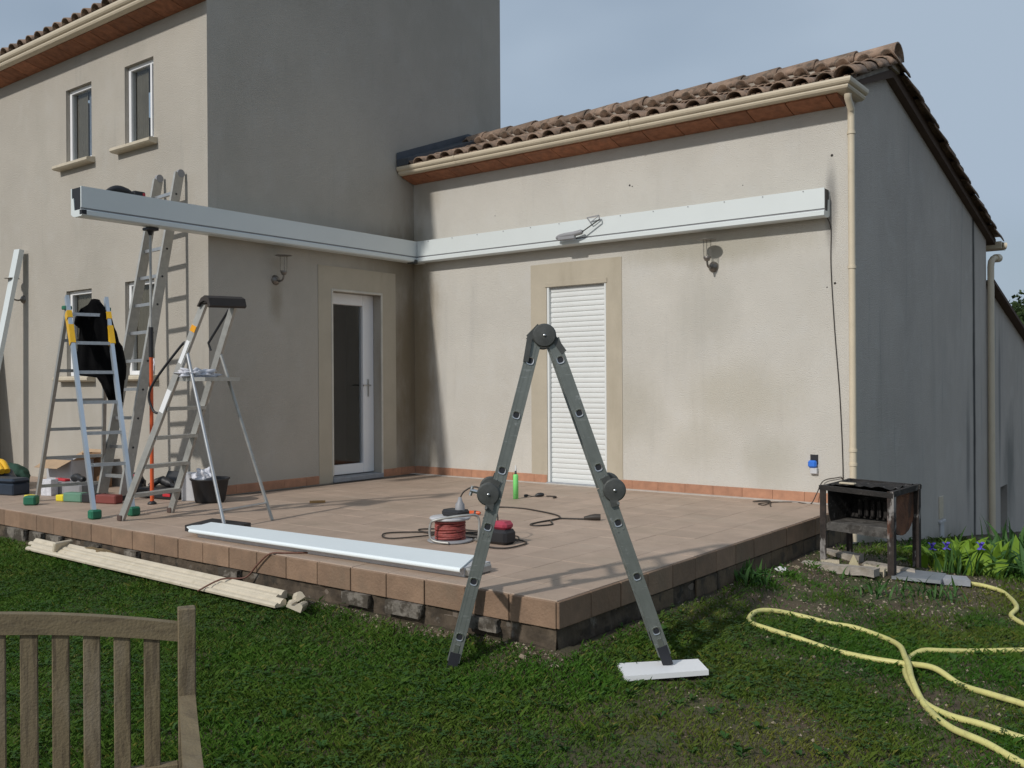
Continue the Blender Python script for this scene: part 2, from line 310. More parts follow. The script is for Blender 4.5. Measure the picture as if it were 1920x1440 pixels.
# floor tiles as parts
sizes = {}
def floor_tile(x0, y0, x1, y1):
    k = (round(x1-x0, 3), round(y1-y0, 3))
    if k not in sizes:
        sizes[k] = MB().bbox((.0013, .0013, -.02), (k[0]-.0013, k[1]-.0013, 0), .0018).mesh('tile'); sizes[k].materials.append(M_terr)
    z = random.uniform(-.0012, .0008)
    return link('tile', sizes[k], None, terrace, (x0, y0, z))
ycuts = [-TY+.004]+[-TY+p*i for i in range(1, 16)]+[0]
xcuts = [TX-.004]+[TX-p*i for i in range(1, 18)]
far = MB(); cnt = 0
rows = []
for j in range(len(ycuts)-1):
    for i in range(len(xcuts)-1): rows.append((xcuts[i+1], ycuts[j], xcuts[i], ycuts[j+1]))
xc = xcuts[-1]
while xc > -7.5:
    for j in range(len(ycuts)-1):
        if ycuts[j] > -HD-.05: break
        y1 = min(ycuts[j+1], -HD); rows.append((xc-p, ycuts[j], xc, y1))
    xc -= p
# close the strip between x=0 and the last column
rows.sort(key=lambda r: (r[0]-7.85)**2+(r[1]+8.24)**2)
for r_ in rows:
    x0, y0, x1, y1 = r_
    if y1-y0 < .03: continue
    if cnt < 248: floor_tile(*r_); cnt += 1
    else: far.box((x0+.0013, y0+.0013, -.02), (x1-.0013, y1-.0013, random.uniform(-.001, .0005)))
fo = far.build('floor_tiles', M_terr, terrace); fo['kind'] = 'stuff'; fo['label'] = 'far floor tiles of the terrace, towards the house'
# edge tiles: front face
et = MB().bbox((.003, -.008, TZ0), (p-.003, .012, -.006), .003).mesh('edge_tile'); et.materials.append(M_edge)
x = TX-.003; k = 0
while x-p > -7.3 and k < 44:
    link('edge_tile', et, None, terrace, (x-p, -TY+random.uniform(-.002, .002), 0)); x -= p; k += 1
y = -TY; k = 0
while y < -.12 and k < 16:
    link('edge_tile', et, None, terrace, (TX+random.uniform(-.002, .002), y, 0), (0, 0, PI/2)); y += p; k += 1
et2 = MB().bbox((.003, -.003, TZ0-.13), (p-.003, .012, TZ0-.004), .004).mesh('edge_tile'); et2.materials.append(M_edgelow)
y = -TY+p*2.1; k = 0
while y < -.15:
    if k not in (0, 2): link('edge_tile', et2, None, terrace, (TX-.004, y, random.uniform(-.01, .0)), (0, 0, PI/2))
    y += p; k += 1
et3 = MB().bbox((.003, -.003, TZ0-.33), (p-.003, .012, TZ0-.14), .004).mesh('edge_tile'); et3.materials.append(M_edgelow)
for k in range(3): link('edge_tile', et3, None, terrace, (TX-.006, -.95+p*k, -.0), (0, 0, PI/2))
# broken render plinth below the tiles
bm = bmesh.new(); 
def plinth(ax, a0, a1):
    n = int((a1-a0)/.03); V = []
    for i in range(n+1):
        a = a0+(a1-a0)*i/n
        for j in range(9):
            z = TZ0+.004-.045*j; o = .012*mnoise.noise(Vector((a*3, j*.3, 1)))+.02*mnoise.noise(Vector((a*11, j*.5, 4)))+.006*mnoise.noise(Vector((a*40, j*3, 4)))
            o = max(o, -.03)-.012; V.append((a, -TY-o*.9 + .0, z) if ax == 0 else (TX+o*.9, a, z))
    F_ = [(i*9+j, (i+1)*9+j, (i+1)*9+j+1, i*9+j+1) for i in range(n) for j in range(8)]
    return V, F_
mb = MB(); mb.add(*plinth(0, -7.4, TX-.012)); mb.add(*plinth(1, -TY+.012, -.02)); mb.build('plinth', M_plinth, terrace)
# loose render blocks stuck under the front edge
mb = MB()
for (xa, w, h, zo) in ((1.28, .16, .05, 0), (2.45, .2, .05, .0), (3.66, .22, .07, 0), (4.02, .26, .075, 0), (4.62, .2, .065, .01), (.1, .2, .09, 0), (-.2, .2, .1, 0), (-.6, .3, .1, 0), (.7, .2, .04, 0)):
    bm = bmesh.new(); bmesh.ops.create_cube(bm, size=1); bmesh.ops.subdivide_edges(bm, edges=bm.edges[:], cuts=3, use_grid_fill=True)
    for v in bm.verts:
        q = v.co.copy(); n_ = mnoise.noise_vector(Vector((q.x*3+xa*7, q.y*2, q.z*2)))*.14
        v.co = Vector((xa+(q.x+.5+n_.x*.4)*w, -TY-.012+q.y*.045+n_.y*.02, TZ0-.004-h/2+q.z*h+n_.z*.03*(q.z < .4)))
    mb.bm(bm)
mb.build('render_patch', mat('old_render', (.17, .15, .125), .95, var=.3, scale=14, bump=.8, bscale=40, stains=[(1, 1, 1, 9, .44, .54, (.05, .04, .028), .9)]), terrace)

# ------------------------------------------------------------------ house
house = thing('house', 'cream rendered two storey house with a single storey wing and clay tile roofs', 'house')
def wall_panel(mb, fn, s0, s1, z0, z1, holes, depth):
    """front sheet with reveals; fn(s, z, d) -> 3D where d is depth into the wall"""
    S = sorted({s0, s1, *[h[0] for h in holes], *[h[1] for h in holes]}); Z = sorted({z0, z1, *[h[2] for h in holes], *[h[3] for h in holes]})
    for i in range(len(S)-1):
        for j in range(len(Z)-1):
            cs = (S[i]+S[i+1])/2; cz = (Z[j]+Z[j+1])/2
            if any(h[0] < cs < h[1] and h[2] < cz < h[3] for h in holes): continue
            mb.add([fn(S[i], Z[j], 0), fn(S[i+1], Z[j], 0), fn(S[i+1], Z[j+1], 0), fn(S[i], Z[j+1], 0)], [(0, 1, 2, 3)])
    for (a, b, c, d) in holes:
        for (p1, p2) in (((a, c), (a, d)), ((a, d), (b, d)), ((b, d), (b, c)), ((b, c), (a, c))):
            mb.add([fn(*p1, 0), fn(*p2, 0), fn(*p2, depth), fn(*p1, depth)], [(0, 1, 2, 3)])
WZ0 = -1.6
# wing front wall (faces -Y)
f1 = lambda s, z, d: (s, d, z)
mb = MB(); wall_panel(mb, f1, 0, TX, -.01, 3.46, [(1.954, 2.706, 0.0, 2.15)], .12)
# wing side wall (faces +X), with its gable
def gable(y):  # underside of roof
    return 3.50+(y+.2)*.47 if y < 1.0 else 4.01-(y-1.0)*.235
side = [(0, WZ0), (0, 3.46)]+[(0.0, 3.50+.2*.47), (1.0, 4.06), (5.5, gable(5.5)), (5.5, WZ0)]
mb.build('wing_front_wall', M_wall, house)
mb = MB(); f2 = lambda y, z, d: (TX+.002-d, y, z)
pts = [(0, WZ0), (0, 3.63), (1.05, 3.99), (5.5, gable(5.5)), (5.5, WZ0)]
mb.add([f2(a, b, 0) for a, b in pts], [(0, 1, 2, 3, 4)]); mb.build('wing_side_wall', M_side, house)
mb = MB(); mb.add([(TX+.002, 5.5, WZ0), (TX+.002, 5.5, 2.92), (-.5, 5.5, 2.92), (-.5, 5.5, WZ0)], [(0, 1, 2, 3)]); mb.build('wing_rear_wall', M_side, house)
# rear annexe wall
mb = MB(); f3 = lambda y, z, d: (TX-.01-d, y, z); wall_panel(mb, f3, 5.5, 13, WZ0-1, 0.2, [(6.42, 6.92, -1.35, -.43)], .15)
mb.add([f3(5.5, .2, 0), f3(13, .2, 0), f3(13, .55, 0), f3(5.5, 2.36, 0)], [(0, 1, 2, 3)]); mb.build('annexe_wall', M_side, house)
mb = MB(); mb.prism([(5.52, 2.36), (13, .55), (13, .595), (5.52, 2.405)], -3, TX+.10, lambda u, v, w: (w, u, v)); mb.build('annexe_roof', M_under, house)
mb = MB(); mb.box((TX-.18, 6.42, -1.35), (TX-.13, 6.92, -.43)); mb.build('hatch', mat('grey_hatch', (.13, .12, .11), .8, var=.2), house)
# main house: gable end (faces +X)
f4 = lambda y, z, d: (-d, y, z)
mb = MB(); wall_panel(mb, f4, -HD, 0, -.01, 3.0, [(-1.302, -.551, 0.0, 2.10)], .2)
def mroof(y): return 4.80+(y+HD)*.36
mb.add([f4(-HD, 3.0, 0), f4(0, 3.0, 0), f4(1.69, 3.0, 0), f4(1.69, mroof(1.69), 0), f4(-HD, 4.80, 0)], [(0, 1, 2, 3, 4)])
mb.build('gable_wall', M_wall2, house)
mb = MB(); mb.add([(0, 1.69, 3.0), (0, 1.69, mroof(1.69)), (-8, 1.69, mroof(1.69)), (-8, 1.69, 3.0)], [(0, 1, 2, 3)]); mb.build('rear_wall', M_side, house)
# facade (faces -Y)
f5 = lambda s, z, d: (s, -HD+d, z)
WINS = [(-2.705, -2.145, 3.59, 4.43, 0), (-1.468, -.922, 3.60, 4.44, 1), (-2.725, -2.169, 1.185, 2.15, 2), (-1.486, -.93, 1.185, 2.17, 3)]
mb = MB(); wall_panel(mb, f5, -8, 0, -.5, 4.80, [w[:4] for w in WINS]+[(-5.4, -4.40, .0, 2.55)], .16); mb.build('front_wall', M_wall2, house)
mb = MB(); mb.box((-8.1, -HD+.17, 0), (-8.0, 1.69, 6)); mb.build('far_end_wall', M_wall, house)
# interior behind windows and door
mb = MB()
mb.box((-3.2, -HD+1.4, 3.1), (-.3, -HD+1.5, 4.7)); mb.box((-3.2, -HD+1.4, .7), (-.3, -HD+1.5, 2.6)); mb.build('room_wall', M_room, house)
mb = MB(); mb.box((-1.3, -1.7, -.01), (-1.25, -.2, 2.5)); mb.box((-1.25, -.22, 0), (-.22, -.2, 2.5)); mb.box((-1.25, -1.7, 0), (-.22, -1.68, 2.5)); mb.build('hall_wall', M_dark, house)
mb = MB(); mb.box((-.62, -.90, .05), (-.60, -.55, 2.05)); mb.build('hall_curtain', mat('hall_curtain_cloth', (.040, .026, .022), .9, var=.1), house)
mb = MB(); mb.box((-5.5, -HD+.16, 0), (-4.3, -HD+.18, 2.6)); mb.build('dark_doorway', M_dark, house)
# windows
sillm = MB()
prof = [(0, 0), (.085, .006), (.10, .02), (.10, .045), (.085, .055), (0, .065)]
for (a, b, c, d, kind) in WINS:
    y0 = -HD+.045; fr = MB(); t = .045
    for q in (((a, y0, c), (a+t, y0+.06, d)), ((b-t, y0, c), (b, y0+.06, d)), ((a+t, y0, d-t), (b-t, y0+.06, d)), ((a+t, y0, c), (b-t, y0+.06, c+t))): fr.bbox(*q, .004)
    fo = fr.build('window', M_whitepvc, house)
    gl = MB(); gl.box((a+t, y0+.025, c+t), (b-t, y0+.031, d-t)); gl.build('pane', M_glass, fo)
    cu = MB(); n = 22; w_ = (b-a)*(.42 if kind in (0, 1) else .62); vs = []
    for i in range(n+1):
        xx = a+t+.01+w_*i/n; yy = -HD+.108+.008*math.sin(i*1.7)
        vs += [(xx, yy, c-.3), (xx, yy, d+.1)]
    cu.add(vs, [(2*i, 2*i+2, 2*i+3, 2*i+1) for i in range(n)], True); cu.build('curtain', M_curt, fo)
    if kind in (0, 1):
        cu = MB(); vs = []
        for i in range(13):
            xx = a+t+.02+w_+ (b-a)*.28*i/12; yy = -HD+.118+.006*math.sin(i*1.9); vs += [(xx, yy, c-.3), (xx, yy, d+.1)]
        cu.add(vs, [(2*i, 2*i+2, 2*i+3, 2*i+1) for i in range(12)], True); cu.build('reflection_sheet', mat('reflection_blue_grey', (.26, .29, .35), .9), fo)  # blue grey sheet behind the pane, painting the reflection in the glass
    if kind == 1: MB().bbox((b-.115, y0-.012, c+t), (b-.085, y0+.02, d-t), .003).build('stile', M_whitepvc, fo)
    sl = MB(); sl.prism([(-u, v) for u, v in prof], a-.14, b+.07, lambda u, v, w, c=c: (w, -HD+u, c-.066+v)); sl.build('sill', M_cream2, fo)
# glazed door in the gable wall
D0, D1, DZ = -1.302, -.551, 2.10
door = MB()
for q in (((-.20, D0+.002, .06), (-.13, D0+.09, DZ-.002)), ((-.20, D1-.17, .06), (-.13, D1-.002, DZ-.002)), ((-.20, D0+.09, DZ-.13), (-.13, D1-.17, DZ-.002)), ((-.20, D0+.09, .06), (-.13, D1-.17, .17))): door.bbox(*q, .006)
door = door.build('door', M_whitepvc, house)
MB().box((-.17, D0+.09, .17), (-.164, D1-.17, DZ-.13)).build('pane', M_glass, door)
hd = MB(); hd.bbox((-.13, D1-.115, .93), (-.122, D1-.085, 1.13), .003); hd.tube([(-.125, D1-.10, 1.06), (-.08, D1-.10, 1.06), (-.075, D1-.115, 1.06), (-.075, D1-.22, 1.06)], .009, 8); hd.build('handle', M_steel, door)
tr = MB(); tr.bbox((-.006, D0-.012, 0.07), (.012, D0+.012, DZ+.02), .003); tr.bbox((-.006, D1-.012, .0), (.012, D1+.012, DZ+.02), .003); tr.bbox((-.006, D0+.012, DZ-.005), (.012, D1-.012, DZ+.02), .003)
tr.build('shutter_rail', mat('cream_rail', (.55, .52, .45), .5), house)
MB().bbox((-.22, D0-.0, -.005), (.03, D1+.0, .05), .008).build('door_sill', M_slate, house)
# painted bands round the openings
def band(fn, a, b, z1, ha, hb, hz):
    mb = MB()
    for (s0, s1, q0, q1) in ((a, ha, .0, hz), (hb, b, .0, hz), (a, b, hz, z1)):
        if s1 > s0:
            P_ = [fn(s0, q0, -.006), fn(s1, q0, -.006), fn(s1, q1, -.006), fn(s0, q1, -.006), fn(s0, q0, .0005), fn(s1, q0, .0005), fn(s1, q1, .0005), fn(s0, q1, .0005)]
            mb.add(P_, [(0, 1, 2, 3), (0, 4, 5, 1), (1, 5, 6, 2), (2, 6, 7, 3), (3, 7, 4, 0)])
    return mb
band(f1, 1.745, 2.892, 2.352, 1.955, 2.705, 2.15).build('door_surround', M_band, house)
band(f4, -1.497, -.325, 2.365, -1.301, -.552, 2.10).build('door_surround', M_band, house)
# roller shutter
sh = MB(); sh.bbox((1.957, -.004, 0), (1.985, .10, 2.147), .004); sh.bbox((2.680, -.004, 0), (2.703, .10, 2.147), .004); shutter = sh.build('roller_shutter', M_shut, house)
n = 40; hgt = 2.147/n; sl = MB(); pr = [(0, 0), (-.004, .004), (-.008, .010), (-.010, hgt*.5), (-.009, hgt*.82), (-.004, hgt-.003), (0, hgt-.001), (.008, hgt-.001), (.008, 0)]
sl.prism(pr, 1.986, 2.679, lambda u, v, w: (w, .040+u, v)); sm = sl.mesh('slat'); sm.materials.append(M_shut)
for i in range(n): link('slat', sm, None, shutter, (0, 0, i*hgt))
MB().bbox((1.95, -.03, -.004), (2.71, .11, .012), .004).build('shutter_sill', M_slate, house)
MB().bbox((1.935, -.014, 2.10), (2.72, -.0065, 2.152), .002).build('lintel_strip', M_band, house)
# screw holes and small marks left on the wing wall
for hx_, hz_, hr_ in ((2.99, 3.06, .010), (3.02, 3.045, .006), (5.03, 3.05, .012), (5.05, 1.93, .011), (4.98, 1.9, .006), (1.25, 2.95, .005), (4.2, 2.9, .005)):
    mb = MB(); mb.tube([(hx_, -.0015, hz_), (hx_, .004, hz_)], hr_, 9); mb.build('anchor_hole', M_dark, house)
# skirting tiles
def skirt(fn, a, b, w=.2945):
    s = a
    while s < b-.02:
        e = min(s+w, b); P0 = fn(s+.0015, .0, 0); 
        mb = MB(); c = [fn(s+.0015, 0.001, -.011), fn(e-.0015, .001, -.011), fn(e-.0015, .085, -.011), fn(s+.0015, .085, -.011), fn(s+.0015, .001, .001), fn(e-.0015, .001, .001), fn(e-.0015, .090, .001), fn(s+.0015, .090, .001)]
        mb.add(c, [(0, 1, 2, 3), (4, 7, 6, 5), (0, 4, 5, 1), (1, 5, 6, 2), (2, 6, 7, 3), (3, 7, 4, 0)]); mb.build('skirting_tile', M_skirt, house); s = e
skirt(f1, .012, 1.952); skirt(f1, 2.708, TX-.01); skirt(f4, -HD, -1.50); skirt(f4, -.548, -.012)
MB().box((0.0, -.11, .0005), (TX-.02, -.012, .0035)).build('screed_strip', mat('pale_screed', (.50, .46, .41), .9, var=.15, scale=10), house)
# cornice tiles under the eaves
def cornice(x0, x1, y, z, w=.36):
    x = x0
    while x < x1-.01:
        e = min(x+w, x1); mb = MB()
        pr = [(0, 0), (-.05, .006), (-.13, .028), (-.215, .052), (-.215, .072), (0, .072)]
        mb.prism([(y+u, z+v) for u, v in pr], x+.004, e-.004, lambda u, v, w_: (w_, u, v+random.choice((0, .0015)))); mb.build('cornice_tile', M_terra, house); x = e
cornice(0.015, TX-.03, 0, 3.458); cornice(-7.9, 0.0, -HD, 4.775)
# gutters
gp = [(-.10, .0), (-.20, .0), (-.225, .012), (-.235, .03), (-.235, .045), (-.250, .052), (-.262, .066), (-.268, .085), (-.268, .104), (-.256, .108), (-.25, .10), (-.25, .088), (-.24, .07), (-.222, .06), (-.215, .02), (-.12, .012), (-.10, .10), (-.09, .10)]
def gutter(x0, x1, y, z, name='gutter', s=1.12, ret=0):
    mb = MB(); n = len(gp); rings = [[(x0, y+u*s, z+v*s) for u, v in gp]]
    if ret:
        rings.append([(x1-u*s*0+(-u*s)-.10*s, y+u*s, z+v*s) for u, v in gp]); rings.append([(x1-u*s-.10*s, y+ret, z+v*s) for u, v in gp])
    else: rings.append([(x1, y+u*s, z+v*s) for u, v in gp])
    for a, b in zip(rings[:-1], rings[1:]): mb.add(a+b, [(i, (i+1) % n, n+(i+1) % n, n+i) for i in range(n)])
    mb.add(rings[-1][:6]+rings[-1][6:10], [tuple(range(10))])
    mb.add(rings[0][:10], [tuple(range(10))[::-1]])
    return mb.build(name, M_cream, house)
g1 = gutter(.02, 5.145, -.075, 3.527, s=.88, ret=.26)
for xx in (.9, 3.15): 
    mb = MB(); mb.add([(xx-.012, -.075+u*.90, 3.526+v*.90) for u, v in gp[:10]]+[(xx+.012, -.075+u*.90, 3.526+v*.90) for u, v in gp[:10]], [(i, i+1, 11+i, 10+i) for i in range(9)]); mb.build('gutter_joint', M_cream, g1)
g2 = gutter(-8, -.02, -HD-.055, 4.835, s=.98)
# downpipe of the wing
dp = MB(); dp.tube([(5.235, -.20, 3.50), (5.235, -.20, 3.47), (5.225, -.085, 3.40), (5.222, -.075, 3.33), (5.222, -.075, -.30)], .030, 14); dpo = dp.build('downpipe', M_cream, house)
for z in (3.2, 2.05, .48, .36): 
    mb = MB(); mb.tube([(5.222, -.075, z-.012), (5.222, -.075, z+.012)], .036, 14); mb.bar((5.222, -.075, z), (5.17, .0, z), .012, .02); mb.build('pipe_bracket', M_cream, dpo)
# rear gutter end + pipe
mb = MB(); mb.prism([(6.0, 2.84), (5.72, 2.84), (5.70, 2.90), (5.70, 2.93), (6.0, 2.93)], -1, 5.33, lambda u, v, w: (w, u, v)); mb.tube([(5.33, 5.80, 2.88), (5.37, 5.82, 2.875)], .045, 12); mb.build('rear_gutter', M_cream, house)
mb = MB(); mb.tube([(5.27, 5.66, 2.70), (5.25, 5.60, 2.69), (5.24, 5.545, 2.65), (5.235, 5.53, 2.58), (5.235, 5.53, -1.4)], .042, 14); mb.tube([(5.29, 5.74, 2.71), (5.27, 5.65, 2.70)], .056, 14); mb.build('rear_downpipe', M_cream, house)
# vents on the side wall
mb = MB(); mb.bbox((TX, 2.95, -.47), (TX+.012, 3.13, -.22), .004); mb.build('vent', M_cream2, house)
mb = MB(); mb.bbox((TX, 2.97, -.8), (TX+.02, 3.13, -.5), .004); mb.bbox((TX, 2.93, -.52), (TX+.028, 3.17, -.49), .004); mb.build('meter_cover', M_lgrey, house)
# zinc flashing on the gable wall
mb = MB(); mb.add([(.012, -.30, 3.68), (.012, 1.35, 4.28), (.012, 1.0, 4.28), (.012, -.30, 3.79)], [(0, 1, 2, 3)]); mb.add([(.012, -.30, 3.712), (.012, 1.05, 4.225), (.26, 1.0, 4.18), (.20, -.30, 3.70)], [(0, 1, 2, 3)]); mb.add([(.20, -.30, 3.70), (.26, 1.0, 4.18), (.26, 1.0, 4.1), (.20, -.30, 3.64)], [(0, 1, 2, 3)]); mb.add([(.012, -.30, 3.712), (.2, -.30, 3.70), (.2, -.3, 3.63), (.012, -.3, 3.63)], [(0, 1, 2, 3)])
mb.build('flashing', M_zinc, house)
# roofs ------------------------------------------------------------
EY, EZ, SL = -.245, 3.605, .345     # eave line of the wing, slope
RY, RZ = 1.05, 3.605+(1.05+.245)*.345
roof = MB(); roof.prism([(EY+.03, EZ-.02), (RY, RZ-.02), (5.75, RZ-.02-(5.75-RY)*.235), (5.75, RZ-.07-(5.75-RY)*.235), (RY, RZ-.10), (EY+.03, EZ-.06)], .01, TX+.075, lambda u, v, w: (w, u, v))
roof = roof.build('wing_roof', M_under, house)
def canal(r0, r1, L, seg=8, t=.012, up=1):
    """half round clay tile along +Y, from y=0 (lower end) to L"""
    mb = MB(); vs = []
    for (yy, r) in ((0, r0), (L, r1)):
        for rr in (r, r-t):
            for k in range(seg+1):
                a = PI*k/seg; vs.append((rr*math.cos(a), yy, up*(rr*math.sin(a)*.92)))
    n = seg+1; fs = []
    for k in range(seg): fs += [(k, k+1, 2*n+k+1, 2*n+k), (n+k, 3*n+k, 3*n+k+1, n+k+1), (k, n+k, n+k+1, k+1), (2*n+k, 2*n+k+1, 3*n+k+1, 3*n+k)]
    fs += [(0, 2*n, 3*n, n), (seg, n+seg, 3*n+seg, 2*n+seg)]
    mb.add(vs, fs, True); return mb
ctm = canal(.088, .066, .46).mesh('roof_tile'); ctm.materials.append(M_roof)
pitchx = .205; ncol = 25; ang = math.atan(SL); SLN = math.hypot(1, SL)
for i in range(ncol):
    xx = .14+i*pitchx
    for j in range(4):
        yy = EY-.03+j*.345*1/SLN*1.0; zz = EZ+(yy-EY)*SL+.020+random.uniform(0, .006)
        link('roof_tile', ctm, None, roof, (xx+random.uniform(-.006, .006), yy, zz), (ang-.035, 0, random.uniform(-.025, .025)))
pan = MB()
pn = canal(.085, .085, .42, 6, .012, -1)
for i in range(ncol+1):
    xx = .14+(i-.5)*pitchx
    for j in range(4):
        yy = EY-.055+j*.345/SLN; Mx = Matrix.Translation((xx, yy, EZ+(yy-EY)*SL+.045)) @ Matrix.Rotation(ang, 4, 'X')
        pan.add([Mx @ Vector(v) for v in pn.v], pn.f, True)
# back slope as one field
for i in range(ncol+1):
    for j in range(10):
        yy = 5.8-j*.5; zz = RZ-(yy-RY)*.235; Mx = Matrix.Translation((.14+i*pitchx, yy, zz)) @ Matrix.Rotation(PI, 4, 'Z') @ Matrix.Rotation(math.atan(.235)-.03, 4, 'X')
        t_ = canal(.088, .066, .52, 5); pan.add([Mx @ Vector(v) for v in t_.v], t_.f, True)
po = pan.build('pan_tiles', M_roof, roof); po['kind'] = 'stuff'
# ridge tiles
rtm = canal(.155, .13, .45, 10, .018).mesh('ridge_tile'); rtm.materials.append(M_roof)
xx = TX+.13; k = 0
while xx > .3:
    link('ridge_tile', rtm, None, roof, (xx, RY, RZ+.080+random.uniform(-.003, .004)), (0.0, .045, PI/2+random.uniform(-.02, .02))); xx -= .385
MB().box((.2, RY-.13, RZ-.04), (TX+.10, RY+.13, RZ+.085)).build('ridge_mortar', M_conc, roof)
# verge tiles over the gable edge
vtm = canal(.105, .085, .46, 8, .014).mesh('verge_tile'); vtm.materials.append(M_roof)
for j in range(4):
    yy = EY-.03+j*.33; link('verge_tile', vtm, None, roof, (TX+.045, yy, EZ+(yy-EY)*SL+.035), (ang-.03, 0, random.uniform(-.03, .03)))
for j in range(13):
    yy = 5.80-j*.37; link('verge_tile', vtm, None, roof, (TX+.045, yy, RZ-(yy-RY)*.235+.035), (math.atan(.235)-.04, 0, PI+random.uniform(-.03, .03)))
MB().prism([(EY+.1, EZ-.03), (RY, RZ-.03), (RY, RZ+.03), (EY+.1, EZ+.03)], TX+.004, TX+.06, lambda u, v, w: (w, u, v)).build('verge_mortar', M_conc, roof)
MB().prism([(RY, RZ-.05), (5.78, RZ-.05-(5.78-RY)*.235), (5.78, RZ+.03-(5.78-RY)*.235), (RY, RZ+.03)], TX+.004, TX+.07, lambda u, v, w: (w, u, v)).build('verge_board', M_under, roof)
# main roof
r2 = MB(); r2.prism([(-HD-.25, 4.90), (1.75, 4.90+(1.75+HD+.25)*.36), (1.75, 4.85+(1.75+HD+.25)*.36), (-HD-.25, 4.86)], -8.1, .05, lambda u, v, w: (w, u, v)); r2 = r2.build('main_roof', M_under, house)
for i in range(38):
    for j in range(2):
        yy = -HD-.30+j*.33; link('roof_tile', ctm, None, r2, (-.06-i*pitchx, yy, 4.945+(yy+HD+.3)*.36), (math.atan(.36)-.03, 0, random.uniform(-.03, .03)))

# ------------------------------------------------------------------ awning profiles
def channel_beam(name, label, fn, L, X=0):
    """fn(l, o, z): l along, o outwards from the wall"""
    t = thing(name, label, 'aluminium beam', fn(0, .07, 2.5))
    inv = Matrix.Translation(-Vector(fn(0, .07, 2.5)))
    def B(nm, m, pr, l0=0, l1=L):
        mb = MB(); mb.prism(pr, l0, l1, lambda u, v, w: inv @ Vector(fn(w, u, v))); return mb.build(nm, m, t)
    B('back_plate', M_white, [(.002, 2.52), (.018, 2.52), (.018, 2.745), (.002, 2.745)])
    B('bottom_rail', M_white, [(.018, 2.512), (.060, 2.500), (.135+X, 2.500), (.150+X, 2.512), (.150+X, 2.548), (.142+X, 2.556), (.060, 2.556), (.045, 2.66), (.018, 2.66)])
    B('face_plate', M_white, [(.126+X, 2.572), (.140+X, 2.572), (.140+X, 2.750), (.126+X, 2.750)])
    B('shadow_gap', M_grey, [(.118+X, 2.556), (.132+X, 2.556), (.132+X, 2.572), (.118+X, 2.572)])
    return t, inv, B
b1, inv1, B1 = channel_beam('awning_beam', 'long white aluminium channel screwed across the sunlit wing wall above the shuttered door', lambda l, o, z: (.187+l, -o, z), 4.823)
for i in range(13):
    mb = MB(); x_ = .36+i*.372; mb.tube([(x_, -.139, 2.738), (x_, -.146, 2.738)], .005, 8); mb.build('screw', M_grey, b1, -Vector((.187, -.07, 2.5)))
B1('end_cap', M_black, [(.018, 2.56), (.126, 2.56), (.126, 2.745), (.018, 2.745)], 4.775, 4.82)
b2, inv2, B2 = channel_beam('awning_beam', 'white aluminium channel on the shaded gable wall, its open end sticking out past the corner', lambda l, o, z: (o, -l, z), 4.20, .035)
mb = MB(); mb.box((.061, -4.195, 2.558), (.159, -4.0, 2.744)); mb.box((.0185, -4.195, 2.662), (.061, -4.0, 2.744)); mb.build('black_fill', M_rubber, b2, -Vector((.07, 0, 2.5)))  # black boxes filling the channel at its open end
mb = MB(); mb.box((.150, -4.203, 2.515), (.187, -4.16, 2.552)); mb.build('end_plug', M_rubber, b2, -Vector((.07, 0, 2.5)))
mb = MB(); mb.box((.10, -.22, 2.488), (.19, -.14, 2.50)); mb.box((.145, -.19, 2.495), (.20, -.152, 2.53)); mb.build('corner_bracket', M_joint, b2, -Vector((.07, 0, 2.5)))

# clamp on the wing beam
t = thing('clamp', 'grey bar clamp with a triangular bracket gripping the white beam over the shuttered door', 'clamp', (2.45, -.19, 2.58))
mb = MB(); mb.tube(spline([(-.22, -.01, 0), (-.12, -.02, .015), (0, -.02, .02), (.10, -.01, .035)], 5), [.018, .022]+[.026]*13+[.018], 10); mb.bbox((-.19, -.045, -.035), (.02, -.005, .005), .008); mb.build('handle', M_grey, t)
mb = MB(); mb.tube([(.10, -.01, .035), (.30, 0, .14)], .007, 8); mb.build('bar', M_joint, t)
mb = MB(); mb.bar((.15, 0, .17), (.29, 0, .18), .006, .012); mb.bar((.15, 0, .17), (.19, 0, .12), .006, .01); mb.bar((.29, 0, .18), (.30, 0, .14), .006, .012); mb.bar((.19, 0, .12), (.28, 0, .17), .004, .008); mb.build('bracket', M_grey, t)
# power tool on the gable beam
t = thing('cordless_tool', 'black cordless tool with red trim lying on top of the white beam', 'power tool', (.07, -3.70, 2.752))
mb = MB(); mb.tube(spline([(.0, -.22, .01), (0, -.14, .04), (0, -.05, .04), (0, .0, .025)], 4), [.012, .018, .024, .03, .034, .036, .036, .034, .03, .03, .028, .026, .024], 10); mb.build('body', M_black, t)
mb = MB(); mb.bbox((-.035, .02, 0), (.035, .13, .052), .008); mb.build('battery', M_black, t)
mb = MB(); mb.bbox((-.036, .10, .012), (.038, .128, .04), .004); mb.build('trim', M_red, t)

